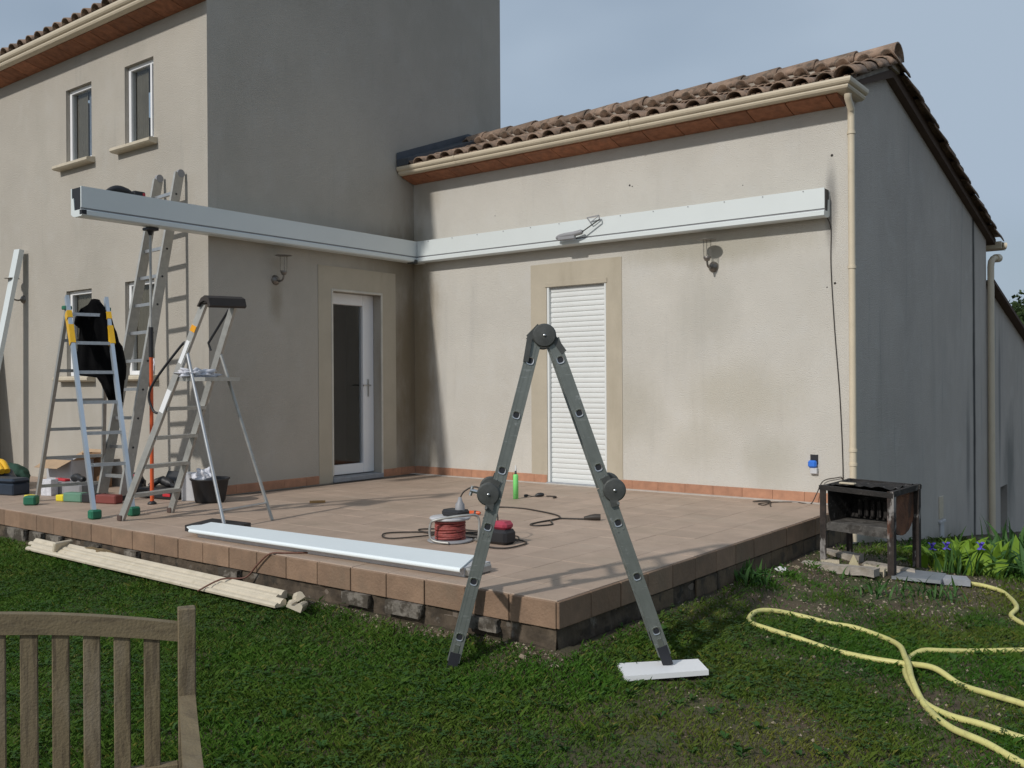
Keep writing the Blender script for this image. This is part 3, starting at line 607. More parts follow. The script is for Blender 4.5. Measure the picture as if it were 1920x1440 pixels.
# ------------------------------------------------------------------ wall lamps
def wall_lamp(x, y, z, rz, label, s=1.0):
    t = thing('wall_lamp', label, 'lamp', (x, y, z), rz, 'lanterns on the house walls')
    mb = MB(); mb.lathe([(0, .035), (.02, .034), (.04, .022), (.05, .006), (.052, 0)], Matrix.Rotation(PI/2, 4, 'X'), 18); mb.build('wall_plate', M_lamp, t)
    mb = MB(); mb.tube(spline([(0, -.02, 0), (0, -.07, -.015), (0, -.12, .0), (0, -.135, .045)], 5), .010, 8); mb.lathe([(0, .04), (.022, .045), (.034, .07), (.034, .085), (0, .085)], Matrix.Translation((0, -.135, 0)), 14); mb.build('arm', M_lamp, t)
    mb = MB(); mb.lathe([(.033, .085), (.038, .12), (.040, .24), (.036, .24), (.034, .12), (.030, .088)], Matrix.Translation((0, -.135, 0)), 18); mb.build('glass', M_lglass, t)
    mb = MB(); mb.lathe([(.0, .243), (.07, .241), (.084, .239), (.084, .242), (.04, .248), (0, .250)], Matrix.Translation((0, -.135, 0)), 22); mb.build('cap', M_lamp, t)
    mb = MB(); 
    for a in (0, 2.1, 4.2): mb.tube([(.037*math.cos(a), -.135+.037*math.sin(a), .08), (.040*math.cos(a), -.135+.040*math.sin(a), .242)], .0025, 6)
    mb.build('cage', M_lamp, t)
wall_lamp(3.90, 0, 2.165, 0, 'metal lantern on the sunlit wing wall between the shuttered door and the downpipe')
wall_lamp(0, -2.06, 2.15, PI/2, 'metal lantern on the shaded gable wall beside the glazed door')
wall_lamp(-3.75, -HD, 2.12, 0, 'metal lantern on the front wall behind the leaning white beam at the left')

# ------------------------------------------------------------------ wall box, cables
t = thing('socket_box', 'open electric box with a blue plug low on the wing wall', 'socket', (4.858, 0, .34))
MB().bbox((-.035, -.004, .0), (.035, .001, .085), .001).build('recess', M_rubber, t)
MB().bbox((-.045, -.05, -.03), (.03, -.0, .035), .014).build('plug', M_blue, t)
mb = MB(); mb.bbox((-.03, -.035, -.085), (.035, -.002, -.03), .006); mb.build('cover', M_lgrey, t)
o = MB().tube(spline([(5.005, -.06, 2.50), (5.02, -.008, 2.4), (5.018, -.008, 2.07), (5.047, -.008, 1.52), (5.09, -.008, .91), (5.112, -.008, .27), (5.09, -.02, .24), (4.95, -.03, .20), (4.90, -.06, .09), (4.87, -.12, .004), (4.80, -.13, .004), (4.71, -.10, .004), (4.58, -.20, .004), (4.50, -.38, .004), (4.58, -.46, .006), (4.55, -.25, .01), (4.42, -.32, .012), (4.50, -.15, .006), (4.62, -.42, .004), (4.66, -.50, .004)], 8), .0045, 6).build('cable', M_cable)
tag(o, 'thin dark cable running down the wing wall beside the downpipe and onto the terrace', 'cable')
o = MB().tube(spline([(3.16, -4.30, .005), (3.05, -4.40, .006), (2.97, -4.458, -.0), (2.86, -4.47, -.08), (2.76, -4.49, -.17), (2.66, -4.60, -.175), (2.58, -4.72, -.24)], 8), .006, 6).build('cord', M_cableb)
tag(o, 'brown cord hanging over the front edge of the terrace onto the gutter lengths', 'cord')

# ------------------------------------------------------------------ foreground folding ladder
def lerp(a, b, t): return Vector(a)*(1-t)+Vector(b)*t
A0 = Vector((4.812, -4.812, -.322)); B0 = Vector((5.648, -4.172, -.294)); T0 = Vector((5.160, -4.503, 1.305))
view = Vector((-.60, .80, 0)).normalized()     # direction of the rungs, away from the camera
rung = (view-(B0-A0).normalized()*view.dot((B0-A0).normalized())); rung.z = 0; rung.normalize()
rung = (Matrix.Rotation(math.radians(-0.3), 3, 'Z') @ rung)
LW = .30
T0.z = 1.305
lad = thing('folding_ladder', 'grey articulated aluminium ladder standing folded as an A at the terrace corner', 'ladder', lerp(A0, B0, .5)); li = -lad.location
def box_stile(p, q, w, th):
    """stile: w seen from the side, th along the rungs; C section with a rung socket"""
    mb = MB(); mb.bar(p, q, th, w, up=(q-p).cross(rung)); sd_ = (q-p).normalized().cross(rung).normalized()
    for k_, w_ in ((-.0275, .005), (.0275, .005), (-.012, .0022), (.012, .0022)): o_ = sd_*k_-rung*(th/2+.0003); mb.bar(p+o_, q+o_, .0016, w_, up=(q-p).cross(rung))
    return mb
for leg, (foot, dq) in enumerate(((A0, 0), (B0, 0))):
    top = T0+(foot-T0).normalized()*0+Vector((B0-A0)).normalized()*(-.038 if leg == 0 else .036); d = (top-foot).normalized(); L = (top-foot).length
    inw = (B0-A0).normalized()*(1 if leg == 0 else -1)
    side_n = d.cross(rung).normalized(); side_n = side_n if side_n.dot(inw) > 0 else -side_n
    topc = top-d*.02; Jt = .51+.0*leg; kink = foot+d*L*(Jt+.012)
    for s in (0, 1):
        off = rung*(LW*s)
        lo0 = foot+d*.05+off; lo1 = kink-d*.012+off; up0 = kink-d*.006+off; up1 = top-d*.02+off
        o1 = box_stile(lo0+li, lo1+li, .062, .026).build('stile', M_afr, lad); o2 = box_stile(up0+li, up1+li, .062, .026).build('stile', M_afr, lad)
        # rubber foot
        mb = MB(); mb.bar(foot+d*.0+off+li, foot+d*.095+off+li, .034, .05, up=d.cross(rung)); mb.build('foot', M_rubber, lad)
        mb = MB(); mb.bar(foot+d*.09+off+li-rung*.0145, foot+d*.135+off+li-rung*.0145, .004, .024, up=d.cross(rung)); mb.build('sticker', M_steel, lad)
        # mid hinge: disc outside the stile
        c = kink-side_n*.036+off; ax = Matrix.Translation(c+li) @ rung.to_track_quat('Z', 'Y').to_matrix().to_4x4()
        mb = MB(); mb.lathe([(0, -.032), (.012, -.034), (.05, -.030), (.056, -.024), (.056, .006), (.0, .006)], ax, 26, False); h = mb.build('hinge', M_joint, lad)
        mb = MB(); mb.lathe([(0, -.040), (.007, -.040), (.008, -.031)], ax, 10); mb.build('rivet', M_steel, h)
        mb = MB(); mb.bar(c-d*.075+side_n*.022+li-rung*.018, c+d*.005+side_n*.012+li-rung*.018, .022, .040, up=d.cross(rung)); mb.bar(c+d*.075+side_n*.022+li-rung*.012, c-d*.005+side_n*.012+li-rung*.012, .018, .044, up=d.cross(rung)); mb.build('hinge_arm', M_joint, lad)
        mb = MB(); mb.tube([c-d*.062+side_n*.005+li-rung*.05, c-d*.062+side_n*.005+li+rung*.0], .007, 8); mb.build('lock_pin', M_steel, lad)
    # hinge release bar
    c = kink-side_n*.03
    if leg == 0:
        mb = MB(); mb.tube([c-side_n*.05+li-d*.005, c-side_n*.095+li-d*.005], .010, 8); mb.tube([c-side_n*.09+li+d*.018, c-side_n*.09+li-d*.03], .008, 8); mb.build('release_lever', M_steel, lad)
    # rungs: square tubes passing through the stiles, open ended
    fr = [(.115, 0), (.235, 0), (.375, 0), (.56, 0), (.735, 0), (.905, 0)] if leg == 0 else [(.085, 0), (.235, 0), (.405, 0), (.575, 0), (.745, 0), (.915, 0)]
    fr = [.104, .268, .430, .598, .763, .925]
    for f in fr:
        c = foot+d*L*f - side_n*.0*(f < .5); a = c-rung*.0185; b = c+rung*(LW+.0185)
        e1 = d*.0178; e2 = side_n*.0178; mb = MB(); n_ = 4
        def ring(pp, k): 
            return [pp+(e1*math.cos(t)+e2*math.sin(t))*k*(1.0+.18*abs(math.sin(2*t))) for t in [2*PI*i/16+PI/16 for i in range(16)]]
        r1 = ring(a, 1.0); r2_ = ring(b, 1.0); r3 = ring(a+rung*.001, .76); r4 = ring(a+rung*.16, .76)
        mb.add([v+li for v in r1+r2_], [(i, (i+1) % 16, 16+(i+1) % 16, 16+i) for i in range(16)], False)
        mb.add([v+li for v in r1+r3], [(i, (i+1) % 16, 16+(i+1) % 16, 16+i) for i in range(16)])
        mb.add([v+li for v in r3+r4], [(i, (i+1) % 16, 16+(i+1) % 16, 16+i) for i in range(16)])
        mb.add([v+li for v in r4], [tuple(range(16))]); mb.add([v+li for v in r2_], [tuple(range(16))])
        ru = mb.build('rung', M_steel, lad)
        mb = MB(); mb.add([v+rung*.003+li for v in r3], [tuple(range(16))]); mb.build('rung_bore_shade', M_rubber, ru)  # black disc across the tube mouth, painting the darkness of the hollow
    # rivets by hinges
    for f in (.405, .565):
        for q in (-.014, .014):
            c = foot+d*L*(f+(.0 if q > 0 else .004))+side_n*q-rung*.0135; mb = MB(); mb.tube([c+li, c-rung*.003+li], .0035, 8); mb.build('rivet', M_steel, lad)
for s in (0, 1):
    off = rung*(LW*s); ax = Matrix.Translation(T0+off+li) @ rung.to_track_quat('Z', 'Y').to_matrix().to_4x4()
    mb = MB(); mb.lathe([(0, -.034), (.012, -.037), (.052, -.033), (.058, -.027), (.058, .012), (0, .012)], ax, 28, False); h = mb.build('top_hinge', M_joint, lad)
    dA = (A0-T0).normalized(); dB = (B0-T0).normalized(); mb = MB()
    pass
    out_ = (A0-B0).normalized(); mb.bar(T0+off+out_*.02+Vector((0, 0, .045))+li-rung*.010, T0+off+out_*.075+Vector((0, 0, -.01))+li-rung*.010, .032, .035, up=dA.cross(rung)); mb.bar(T0+off+out_*.07+Vector((0, 0, .0))+li-rung*.010, T0+off+dA*.13+out_*.056+li-rung*.010, .032, .026, up=dA.cross(rung)); mb.bar(T0+off-out_*.02+Vector((0, 0, .025))+li-rung*.004, T0+off-out_*.064+dB*.09+li-rung*.004, .024, .03, up=dB.cross(rung)); mb.build('hinge_arm', M_joint, lad)
    mb = MB(); mb.lathe([(0, -.042), (.007, -.042), (.008, -.035)], ax, 10); mb.build('rivet', M_steel, h)
# plank under the right foot
t = MB(); pc = [Vector((5.448, -4.286, 0)), Vector((5.718, -3.981, 0))]
def quadprism(pts, z0, z1, mb=None):
    mb = mb or MB(); n = len(pts); mb.add([(p_[0], p_[1], z0) for p_ in pts]+[(p_[0], p_[1], z1) for p_ in pts], [tuple(range(n))[::-1], tuple(range(n, 2*n))]+[(i, (i+1) % n, n+(i+1) % n, n+i) for i in range(n)]); return mb
cx_, cy_ = 5.645, -4.205
Q = [(5.440, -4.300), (5.722, -4.000), (5.845, -4.135), (5.575, -4.455)]
o = quadprism([(a-cx_, b-cy_) for a, b in Q], -.018, .006).build('plank', M_whitepvc, None, (cx_, cy_, -.300)); tag(o, 'short white plank on the grass under one foot of the folding ladder', 'plank')
mb = quadprism([(a-cx_, b-cy_) for a, b in [(5.447, -4.300), (5.575, -4.447), (5.58, -4.452), (5.438, -4.306)]], -.03, -.012).build('edge_flange', M_lgrey, o)

# ------------------------------------------------------------------ step ladders on the terrace
def ladder_pair(t, fl, fr, tl, tr_, w, th, n, z0, dz, m, rm, rungw=.03, rungh=.025, name='stile', depthdir=None, skip=()):
    inv = -t.location; fl, fr, tl, tr_ = [Vector(v)+inv for v in (fl, fr, tl, tr_)]; u = (fr-fl).normalized(); 
    for a, b in ((fl, tl), (fr, tr_)): mb = MB(); mb.bar(a, b, th, w, up=(b-a).cross(u)); mb.build(name, m, t)
    for i in range(n):
        if i in skip: continue
        z = z0+dz*i; k = (z-fl.z-0)/(tl.z-fl.z); a = fl.lerp(tl, k); b = fr.lerp(tr_, k); mb = MB(); mb.bar(a, b, rungw, rungh, up=(0, 0, 1)); mb.build('rung' if rungw < .05 else 'tread', rm, t)
def vec(*a): return Vector(a)
# L1: combination ladder with yellow brackets and green feet
fm = vec(.576, -4.151, 0); u1 = vec(.27, .963, 0); v1 = vec(.963, -.27, 0); 
t = thing('step_ladder', 'aluminium A shaped ladder with yellow hinges and green feet, a black jacket over it', 'ladder', fm-v1*.8)
top = fm-v1*.859+vec(0, 0, 1.742)
F1, F2 = fm-u1*.15, fm+u1*.15; T1, T2 = top-u1*.163, top+u1*.163; e = (top-fm)*.07
ladder_pair(t, F1, F2, T1+e, T2+e, .058, .030, 6, .42, .257, mat('ladder_blue_alu', (.50, .56, .62), .35, metal=.6, var=.06), M_alu, .032, .028)
rm_ = fm-v1*1.634; G1, G2 = rm_-u1*.29, rm_+u1*.29
ladder_pair(t, G1, G2, T1-v1*.06, T2-v1*.06, .062, .028, 6, .14, .268, M_alud, M_alud, .03, .028)
for q in (T1, T2):
    k = (q-fm)
    dn = (F1-T1).normalized()
    mb = MB(); mb.bar(q+dn*.02-t.location+u1*0, q+dn*.09-t.location, .042, .066, up=dn.cross(u1)); mb.bar(q+dn*.16-t.location, q+dn*.34-t.location, .042, .066, up=dn.cross(u1)); mb.bar(q-v1*.05+dn*.03-t.location, q-v1*.015+dn*.33-t.location, .036, .06, up=dn.cross(u1)); mb.build('hinge', M_yellow, t)
    mb = MB(); mb.bbox((-.03, -.035, -.015), (.03, .035, .02), .006, Matrix.Translation(q-v1*.06+vec(0, 0, .02)-t.location)); mb.build('end_cap', M_green, t)
for q in (F1, F2, G2):
    mb = MB(); mb.bbox((-.038, -.045, -.0), (.038, .045, .075), .012, Matrix.Translation(q-t.location)); mb.build('foot', M_green, t)
# stickers / clips
# jacket over the ladder
def jacket():
    t2 = thing('jacket', 'black jacket draped over the far side of the yellow hinged ladder', 'jacket', top+u1*.12+vec(0, 0, -.5))
    C0 = top+u1*.06-v1*.07; A_ = R0
    rowsj = [(.10, .01, .04), (.06, -.04, .08), (.0, -.11, .12), (-.04, -.16, .15), (-.12, -.17, .18), (-.16, -.12, .20), (-.25, -.12, .22), (-.32, -.13, .25), (-.42, -.16, .275), (-.50, -.17, .285), (-.56, -.14, .285), (-.60, .03, .28), (-.64, .07, .27), (-.68, .09, .265), (-.73, .15, .26)]
    nU = 28; front = []; back = []
    for j, (z, a, b) in enumerate(rowsj):
        for i in range(nU+1):
            k = i/nU; s = a+(b-a)*k; ed = min(1, min(k, 1-k)*6); f = (.5+.5*math.sin(s*60+z*5+math.sin(z*9)*1.2))*.022*ed+.02*mnoise.noise(Vector((s*9, z*6, 2)))
            zz = z+.05*mnoise.noise(Vector((s*7, j*.8, 5)))-(.10 if j == len(rowsj)-1 and i % 7 in (3, 4) else 0)
            base = C0+A_*s+vec(0, 0, zz)
            front.append(base-F*(.02+.05*ed+f)); back.append(base+F*(.02+.03*ed+f*.6))
    n = nU+1; mb = MB(); o_ = len(front); fs = []
    for j in range(len(rowsj)-1):
        for i in range(nU): q = (j*n+i, j*n+i+1, (j+1)*n+i+1, (j+1)*n+i); fs += [q, tuple(o_+v for v in q[::-1])]
        fs += [(j*n, (j+1)*n, o_+(j+1)*n, o_+j*n), (j*n+nU, o_+j*n+nU, o_+(j+1)*n+nU, (j+1)*n+nU)]
    for i in range(nU): fs += [(i, o_+i, o_+i+1, i+1), ((len(rowsj)-1)*n+i, (len(rowsj)-1)*n+i+1, o_+(len(rowsj)-1)*n+i+1, o_+(len(rowsj)-1)*n+i)]
    mb.add([v-t2.location for v in front+back], fs, True); mb.build('cloth', M_cloth, t2)
jacket()
# L2: tall ladder leaning on the facade
t = thing('leaning_ladder', 'tall plain aluminium ladder leaning against the sunlit front wall behind the beam', 'ladder', (-.55, -3.53, 0))
ladder_pair(t, (-.735, -3.545, 0), (-.40, -3.515, 0), (-.735, -2.93, 3.13), (-.365, -2.93, 3.15), .10, .028, 11, .22, .272, M_alud, M_alu, .03, .03)
for i in range(11):
    z = .22+.272*i; k = z/3.15; c = vec(-.40, -3.515, 0).lerp(vec(-.365, -2.93, 3.15), k)-t.location; mb = MB(); mb.tube([c+vec(.013, 0, 0), c+vec(.017, 0, 0)], .011, 8); mb.build('rung_end', M_black, t)
for x_ in (-.735, -.365):
    mb = MB(); mb.tube([vec(x_-.016, -2.915, 3.15)-t.location, vec(x_+.016, -2.915, 3.15)-t.location], .04, 12); mb.build('top_cap', M_grey, t)
for x_, y_ in ((-.735, -3.545), (-.40, -3.515)):
    mb = MB(); mb.bbox((-.02, -.045, -.0), (.02, .045, .05), .006, Matrix.Translation(vec(x_, y_, 0)-t.location)); mb.build('foot', M_black, t)
# telescopic prop holding the beam
t = thing('prop_pole', 'orange and grey telescopic prop holding up the free end of the white beam', 'prop', (.06, -3.50, 0))
mb = MB(); mb.tube([(0, 0, .02), (0, 0, 1.33)], .017, 12); mb.build('lower_tube', M_orange, t)
mb = MB(); mb.tube([(0, 0, 1.33), (0, 0, 1.60)], .021, 12); mb.build('grip', M_black, t)
mb = MB(); mb.tube([(0, 0, 1.60), (0, 0, 2.45)], .012, 12); mb.build('upper_tube', M_alud, t)
mb = MB(); mb.bbox((-.05, -.05, 2.472), (.06, .05, 2.498), .004); mb.lathe([(.014, 2.43), (.03, 2.472)], None, 12); mb.build('head', M_black, t)
mb = MB(); mb.lathe([(0, .0), (.04, .0), (.04, .012), (.018, .03)], None, 14); mb.build('foot', M_black, t)
# L3: platform step ladder
u3 = vec(-.1986, .980, 0); v3 = vec(.980, .1986, 0); a3 = vec(.804, -4.225, 0); m3 = a3+u3*.257
t = thing('platform_ladder', 'aluminium platform step ladder with a black tool tray on top', 'ladder', m3+v3*.5); li3 = -t.location
fA, fB = m3-u3*.257, m3+u3*.257; tp = m3+v3*.638+vec(0, 0, 1.355); TA, TB = tp-u3*.178, tp+u3*.178
k = 1.275; hA = fA+(TA-fA)*k; hB = fB+(TB-fB)*k
ladder_pair(t, fA, fB, hA, hB, .055, .028, 0, 0, 0, M_alud, M_alud)
for z in (.20, .43, .66, .89):
    kk = z/TA.z; a = fA.lerp(TA, kk)+li3; b = fB.lerp(TB, kk)+li3; mb = MB(); mb.bar(a, b, .085, .028, up=(0, 0, 1)); mb.build('tread', M_alud, t)
rr = m3+v3*1.092; rA, rB = rr-u3*.26, rr+u3*.26
for a, b in ((rA, TA), (rB, TB)): mb = MB(); mb.tube([a+li3, b+li3-vec(0, 0, .02)], .014, 10); mb.build('rear_leg', M_alu if a is rA else M_alud, t)
mb = MB(); mb.tube([rA.lerp(TA, .10)+li3, rB.lerp(TB, .10)+li3], .009, 8); mb.build('rear_brace', M_alu, t)
kk = 1.135/TA.z; pa = fA.lerp(TA, kk); pb = fB.lerp(TB, kk); mb = MB(); mb.add([v+li3 for v in (pa, pb, pb+v3*.30, pa+v3*.30, pa-vec(0, 0, .03), pb-vec(0, 0, .03), pb+v3*.30-vec(0, 0, .03), pa+v3*.30-vec(0, 0, .03))], [(0, 1, 2, 3), (7, 6, 5, 4), (0, 4, 5, 1), (1, 5, 6, 2), (2, 6, 7, 3), (3, 7, 4, 0)]); mb.build('platform', M_alud, t)
# tray
mb = MB(); c = (hA+hB)/2+li3; dir3 = (TA-fA).normalized()
Mx = Matrix.Translation(c+vec(0, 0, .0)) @ Matrix((v3, u3, Vector((0, 0, 1)))).transposed().to_4x4()
pr = [(-.05, -.03), (-.01, .03), (.03, .05), (.07, .03), (.085, -.03), (.07, -.045), (.05, -.0), (.02, .01), (-.02, -.005), (-.04, -.035)]
mb.prism([(a_, b_) for a_, b_ in pr], -.20, .20, lambda u, v, w: Mx @ Vector((u, w, v-.10*max(0, -w)))); mb.bbox((-.04, -.19, -.035), (.06, .20, -.005), .01, Mx); mb.build('tray', mat('dark_tray', (.035, .028, .024), .7), t)
# handrail straps
for q0, q1, sgn in ((TA, fA.lerp(TA, .63), 1),):
    mb = MB(); pts = [q0+v3*-.02+vec(0, 0, .03), q0-v3*.06+vec(0, 0, .025), q1-v3*.12+vec(0, 0, .20), q1-v3*.10+vec(0, 0, .03), q1-v3*.02]; mb.tube([v+li3 for v in spline(pts, 6)], .010, 8); mb.build('strap', M_black, t)
mb = MB(); mb.tube([v+li3 for v in (hB-v3*.05-vec(0, 0, .04), TB-v3*.125+vec(0, 0, .06), TB-v3*.10+vec(0, 0, .0))], .010, 8); mb.build('strap', M_black, t)
q = fA.lerp(hA, .86)+li3; mb = MB(); mb.bar(q-u3*.016, q-u3*.016+dir3*.05, .004, .05, up=dir3.cross(u3)); mb.build('orange_sticker', mat('orange_sticker', (.8, .35, .01), .4), t)
q = fA.lerp(hA, .72)+li3; mb = MB(); mb.bar(q-u3*.016, q-u3*.016+dir3*.19, .004, .034, up=dir3.cross(u3)); mb.build('label_sticker', M_whitepvc, t)
q = fA.lerp(hA, .50)+li3; mb = MB(); mb.bar(q-u3*.016, q-u3*.016+dir3*.19, .004, .045, up=dir3.cross(u3)); mb.build('label_sticker', M_whitepvc, t)
for q in (fA, fB): mb = MB(); mb.bbox((-.03, -.02, -.0), (.03, .02, .045), .006, Matrix.Translation(q+li3)); mb.build('foot', mat('brown_foot', (.08, .05, .04), .8) if q is fA else bpy.data.materials['brown_foot'], t)
# rag on the platform
def blob(name, c, s, m, label, cat, seed=0, parent=None, amp=.5, fr=2.2):
    bm = bmesh.new(); bmesh.ops.create_icosphere(bm, subdivisions=4, radius=1)
    for v in bm.verts:
        n_ = mnoise.noise(v.co*fr+Vector((seed*3.1, seed, 0)))+.5*mnoise.noise(v.co*fr*2.3+Vector((seed, 1, 2))); q_ = v.co*(1+amp*n_); v.co = Vector((q_.x*s[0], q_.y*s[1], max(q_.z, -.55)*s[2]+.55*s[2]))
    mb = MB(); mb.bm(bm, None, True); o_ = mb.build(name, m, parent, c)
    if label: tag(o_, label, cat)
    return o_
blob('rag', tuple(pa+u3*.10+v3*.12), (.07, .15, .04), M_rag, 'crumpled white rag on the platform of the step ladder with the black tray', 'rag', 3, amp=.8)
blob('rag', (-1.0, -HD+.02, 1.185), (.06, .05, .08), M_rag, 'white cloth bundled on the lower right window sill', 'rag', 6, amp=.6)
blob('rag', (-2.28, -HD+.02, 1.185), (.07, .05, .07), M_rag, 'white cloth bundled on the lower left window sill behind the jacket', 'rag', 9, amp=.6)

# ------------------------------------------------------------------ white cover profile lying on the terrace
t = thing('cover_profile', 'long white aluminium cover strip lying along the front edge of the terrace', 'aluminium strip', (3.2, -4.2, 0)); ct = -t.location
nearL, nearR, farL, farR = vec(2.03, -4.385, 0), vec(4.46, -4.325, 0), vec(1.83, -4.10, 0), vec(4.28, -3.99, 0)
mb = MB(); zt = .062
# top sheet with a notched left end
LL = [farL, lerp(farL, nearL, .42)+vec(-.03, 0, 0), lerp(farL, nearL, .62)+vec(-.10, 0, 0), lerp(farL, nearL, .82)+vec(-.12, 0, 0), nearL+vec(-.04, 0, 0)]
pts = [v+ct for v in LL]+[nearR+ct, farR+ct]; n = len(pts)
mb.add([(v.x, v.y, zt) for v in pts]+[(v.x, v.y, zt-.008) for v in pts], [tuple(range(n)), tuple(range(n, 2*n))[::-1]]+[(i, n+i, n+(i+1) % n, (i+1) % n) for i in range(n)])
a_, b_ = nearL+ct+vec(-.04, 0, 0), nearR+ct
lipp = [(0, 0), (-.008, -.003), (-.012, -.010), (-.012, -.020), (-.006, -.026), (0, -.024)]
mb.add([(a_.x, a_.y+u, zt+v) for u, v in lipp]+[(b_.x, b_.y+u, zt+v) for u, v in lipp], [(i, i+1, 7+i, 6+i) for i in range(5)], True); mb.build('top_sheet', M_cover, t)
mb = MB(); mb.add([(a_.x+.02, a_.y+.05, 0), (b_.x-.02, b_.y+.05, 0), (b_.x-.02, b_.y+.28, 0), (a_.x+.02, a_.y+.26, 0), (a_.x+.02, a_.y+.05, zt-.01), (b_.x-.02, b_.y+.05, zt-.01), (b_.x-.02, b_.y+.28, zt-.01), (a_.x+.02, a_.y+.26, zt-.01)], [(4, 5, 6, 7), (0, 1, 5, 4), (1, 2, 6, 5), (2, 3, 7, 6), (3, 0, 4, 7)]); mb.build('inner_channel', M_lgrey, t)
mb = MB(); mb.bbox((0, 0, 0), (.045, .20, .05), .01, Matrix.Translation(vec(4.43, -4.27, 0)+ct)); mb.build('end_fitting', M_alud, t)
o = quadprism([(0, 0), (.42, -.02), (.30, .36), (-.14, .33)], 0, .045).build('foam_block', M_black, None, (1.70, -4.235, 0)); tag(o, 'black packing piece poking out of the left end of the white cover strip', 'packing')

# ------------------------------------------------------------------ cable reel and its neighbours
t = thing('cable_reel', 'cable reel with red cable standing on the terrace behind the white strip', 'cable reel', (3.58, -3.42, 0))
mb = MB(); mb.lathe([(0, 0), (.15, 0), (.158, .008), (.15, .016), (0, .016)], None, 28); mb.build('bottom_flange', M_grey, t)
mb = MB(); mb.lathe([(0, .150), (.135, .150), (.142, .160), (.135, .168), (.0, .168)], None, 28); mb.build('top_flange', M_lgrey, t)
mb = MB(); pts = [(.098*math.cos(a)*(1+.02*math.sin(a*3.3)), .098*math.sin(a)*(1+.02*math.sin(a*2.7)), .018+.128*(i/260)+.004*math.sin(a*1.3)) for i, a in ((i, i*.21) for i in range(261))]; mb.tube(pts, .009, 6); mb.lathe([(.09, .016), (.09, .15)], None, 24); mb.build('cable_winding', M_redc, t)
mb = MB(); h_ = [(-.02, -.165, .135), (-.02, -.168, .02), (.02, -.14, .004)]; 
fr_ = spline([(.10, -.13, .012), (-.02, -.165, .03), (-.03, -.165, .13), (.02, -.15, .165), (.16, -.02, .19), (.20, .06, .17), (.20, .06, .03), (.14, .10, .012)], 7); mb.tube(fr_, .009, 8); mb.build('handle_frame', M_alud, t)
mb = MB(); mb.bbox((-.07, -.02, .168), (.10, .10, .215), .015); mb.build('socket_block', M_black, t)
mb = MB(); mb.lathe([(.035, .20), (.032, .25), (.018, .27), (.010, .30), (0, .30)], Matrix.Translation((.055, .04, 0)), 12); pl = mb.build('plug', M_grey, t)
o = MB().tube(spline([(3.635, -3.38, .29), (3.66, -3.36, .34), (3.74, -3.33, .37), (3.84, -3.30, .30), (3.90, -3.30, .15), (3.86, -3.36, .02), (3.70, -3.16, .01), (3.40, -3.16, .008), (3.10, -3.35, .008), (3.02, -3.50, .008), (3.22, -3.60, .008), (3.50, -3.14, .015), (3.80, -3.12, .01), (4.04, -3.18, .008), (4.10, -3.30, .008), (4.08, -3.46, .008), (3.92, -3.46, .008), (3.80, -3.25, .012), (3.86, -3.05, .012), (3.97, -3.20, .012), (3.80, -3.30, .02), (3.40, -3.30, .01), (3.20, -3.28, .01), (3.10, -3.20, .01), (3.30, -3.05, .01), (3.60, -3.0, .01), (3.55, -2.75, .006), (3.1, -2.45, .006)], 8), .0055, 6).build('power_cord', M_cable); tag(o, 'dark power cord looping out of the reel and lying coiled around it', 'cord')
mb = MB(); mb.tube(spline([(3.10, -2.48, .006), (2.86, -2.10, .006), (2.78, -1.89, .006), (3.0, -1.84, .006), (3.24, -1.90, .006), (3.44, -1.985, .006), (3.56, -2.08, .006), (3.60, -2.19, .006), (3.585, -2.36, .006), (3.60, -2.53, .006), (3.68, -2.55, .006), (3.73, -2.44, .006), (3.66, -2.34, .006), (3.60, -2.26, .006), (3.60, -2.15, .006), (3.68, -2.10, .006), (3.79, -2.065, .008)], 8), .0065, 6); o = mb.build('extension_cord', M_cable); tag(o, 'dark extension cord snaking across the terrace and ending in a socket', 'cord')
mb = MB(); mb.tube([(3.78, -2.068, .015), (3.83, -2.045, .022), (3.86, -2.03, .024), (3.895, -2.01, .024)], [.012, .022, .026, .025], 12); mb.build('socket', M_cable, o)
t = thing('planer', 'red and black power tool lying between the reel and the folding ladder', 'power tool', (3.93, -3.30, 0))
mb = MB(); mb.bbox((-.10, -.06, 0), (.08, .07, .10), .02); mb.build('body', M_black, t)
mb = MB(); mb.bbox((-.05, -.05, .095), (.07, .06, .155), .022); mb.build('housing', M_pink, t)
t = thing('screwdriver', 'orange handled screwdriver lying on the terrace between reel and door', 'screwdriver', (2.90, -2.35, .018), .25)
mb = MB(); mb.tube([(-.05, 0, 0), (-.045, 0, 0), (.02, 0, 0), (.05, 0, 0)], [.012, .018, .018, .012], 10); mb.build('handle', M_orange, t)
mb = MB(); mb.tube([(.0, 0, 0), (.018, 0, 0)], .0188, 10); mb.build('grip_band', M_black, t); mb = MB(); mb.tube([(-.10, 0, -.004), (-.05, 0, 0)], .004, 6); mb.build('blade', M_steel, t)
t = thing('silicone_tube', 'lime green cartridge with a white nozzle standing on the terrace', 'cartridge', (2.514, -1.296, 0))
mb = MB(); mb.lathe([(0, 0), (.025, 0), (.025, .215), (.02, .225), (.006, .23)], None, 16); mb.build('body', M_lime, t)
mb = MB(); mb.lathe([(.011, .228), (.009, .262), (0, .262)], None, 12); mb.build('neck', M_black, t); mb = MB(); mb.lathe([(.010, .26), (.005, .31), (.0, .312)], None, 12); mb.build('nozzle', M_bottle, t)
mb = MB(); mb.tube(spline([(2.50, -1.15, .012), (2.53, -1.12, .014), (2.56, -1.09, .004), (2.60, -1.05, .018), (2.64, -1.02, .02)], 4), [.01, .012, .013, .012, .004, .003, .003, .003, .003, .003, .012, .018, .02, .02, .018, .015, .01], 8); o = mb.build('pliers', M_black); tag(o, 'small black tool dropped near the green cartridge', 'tool')
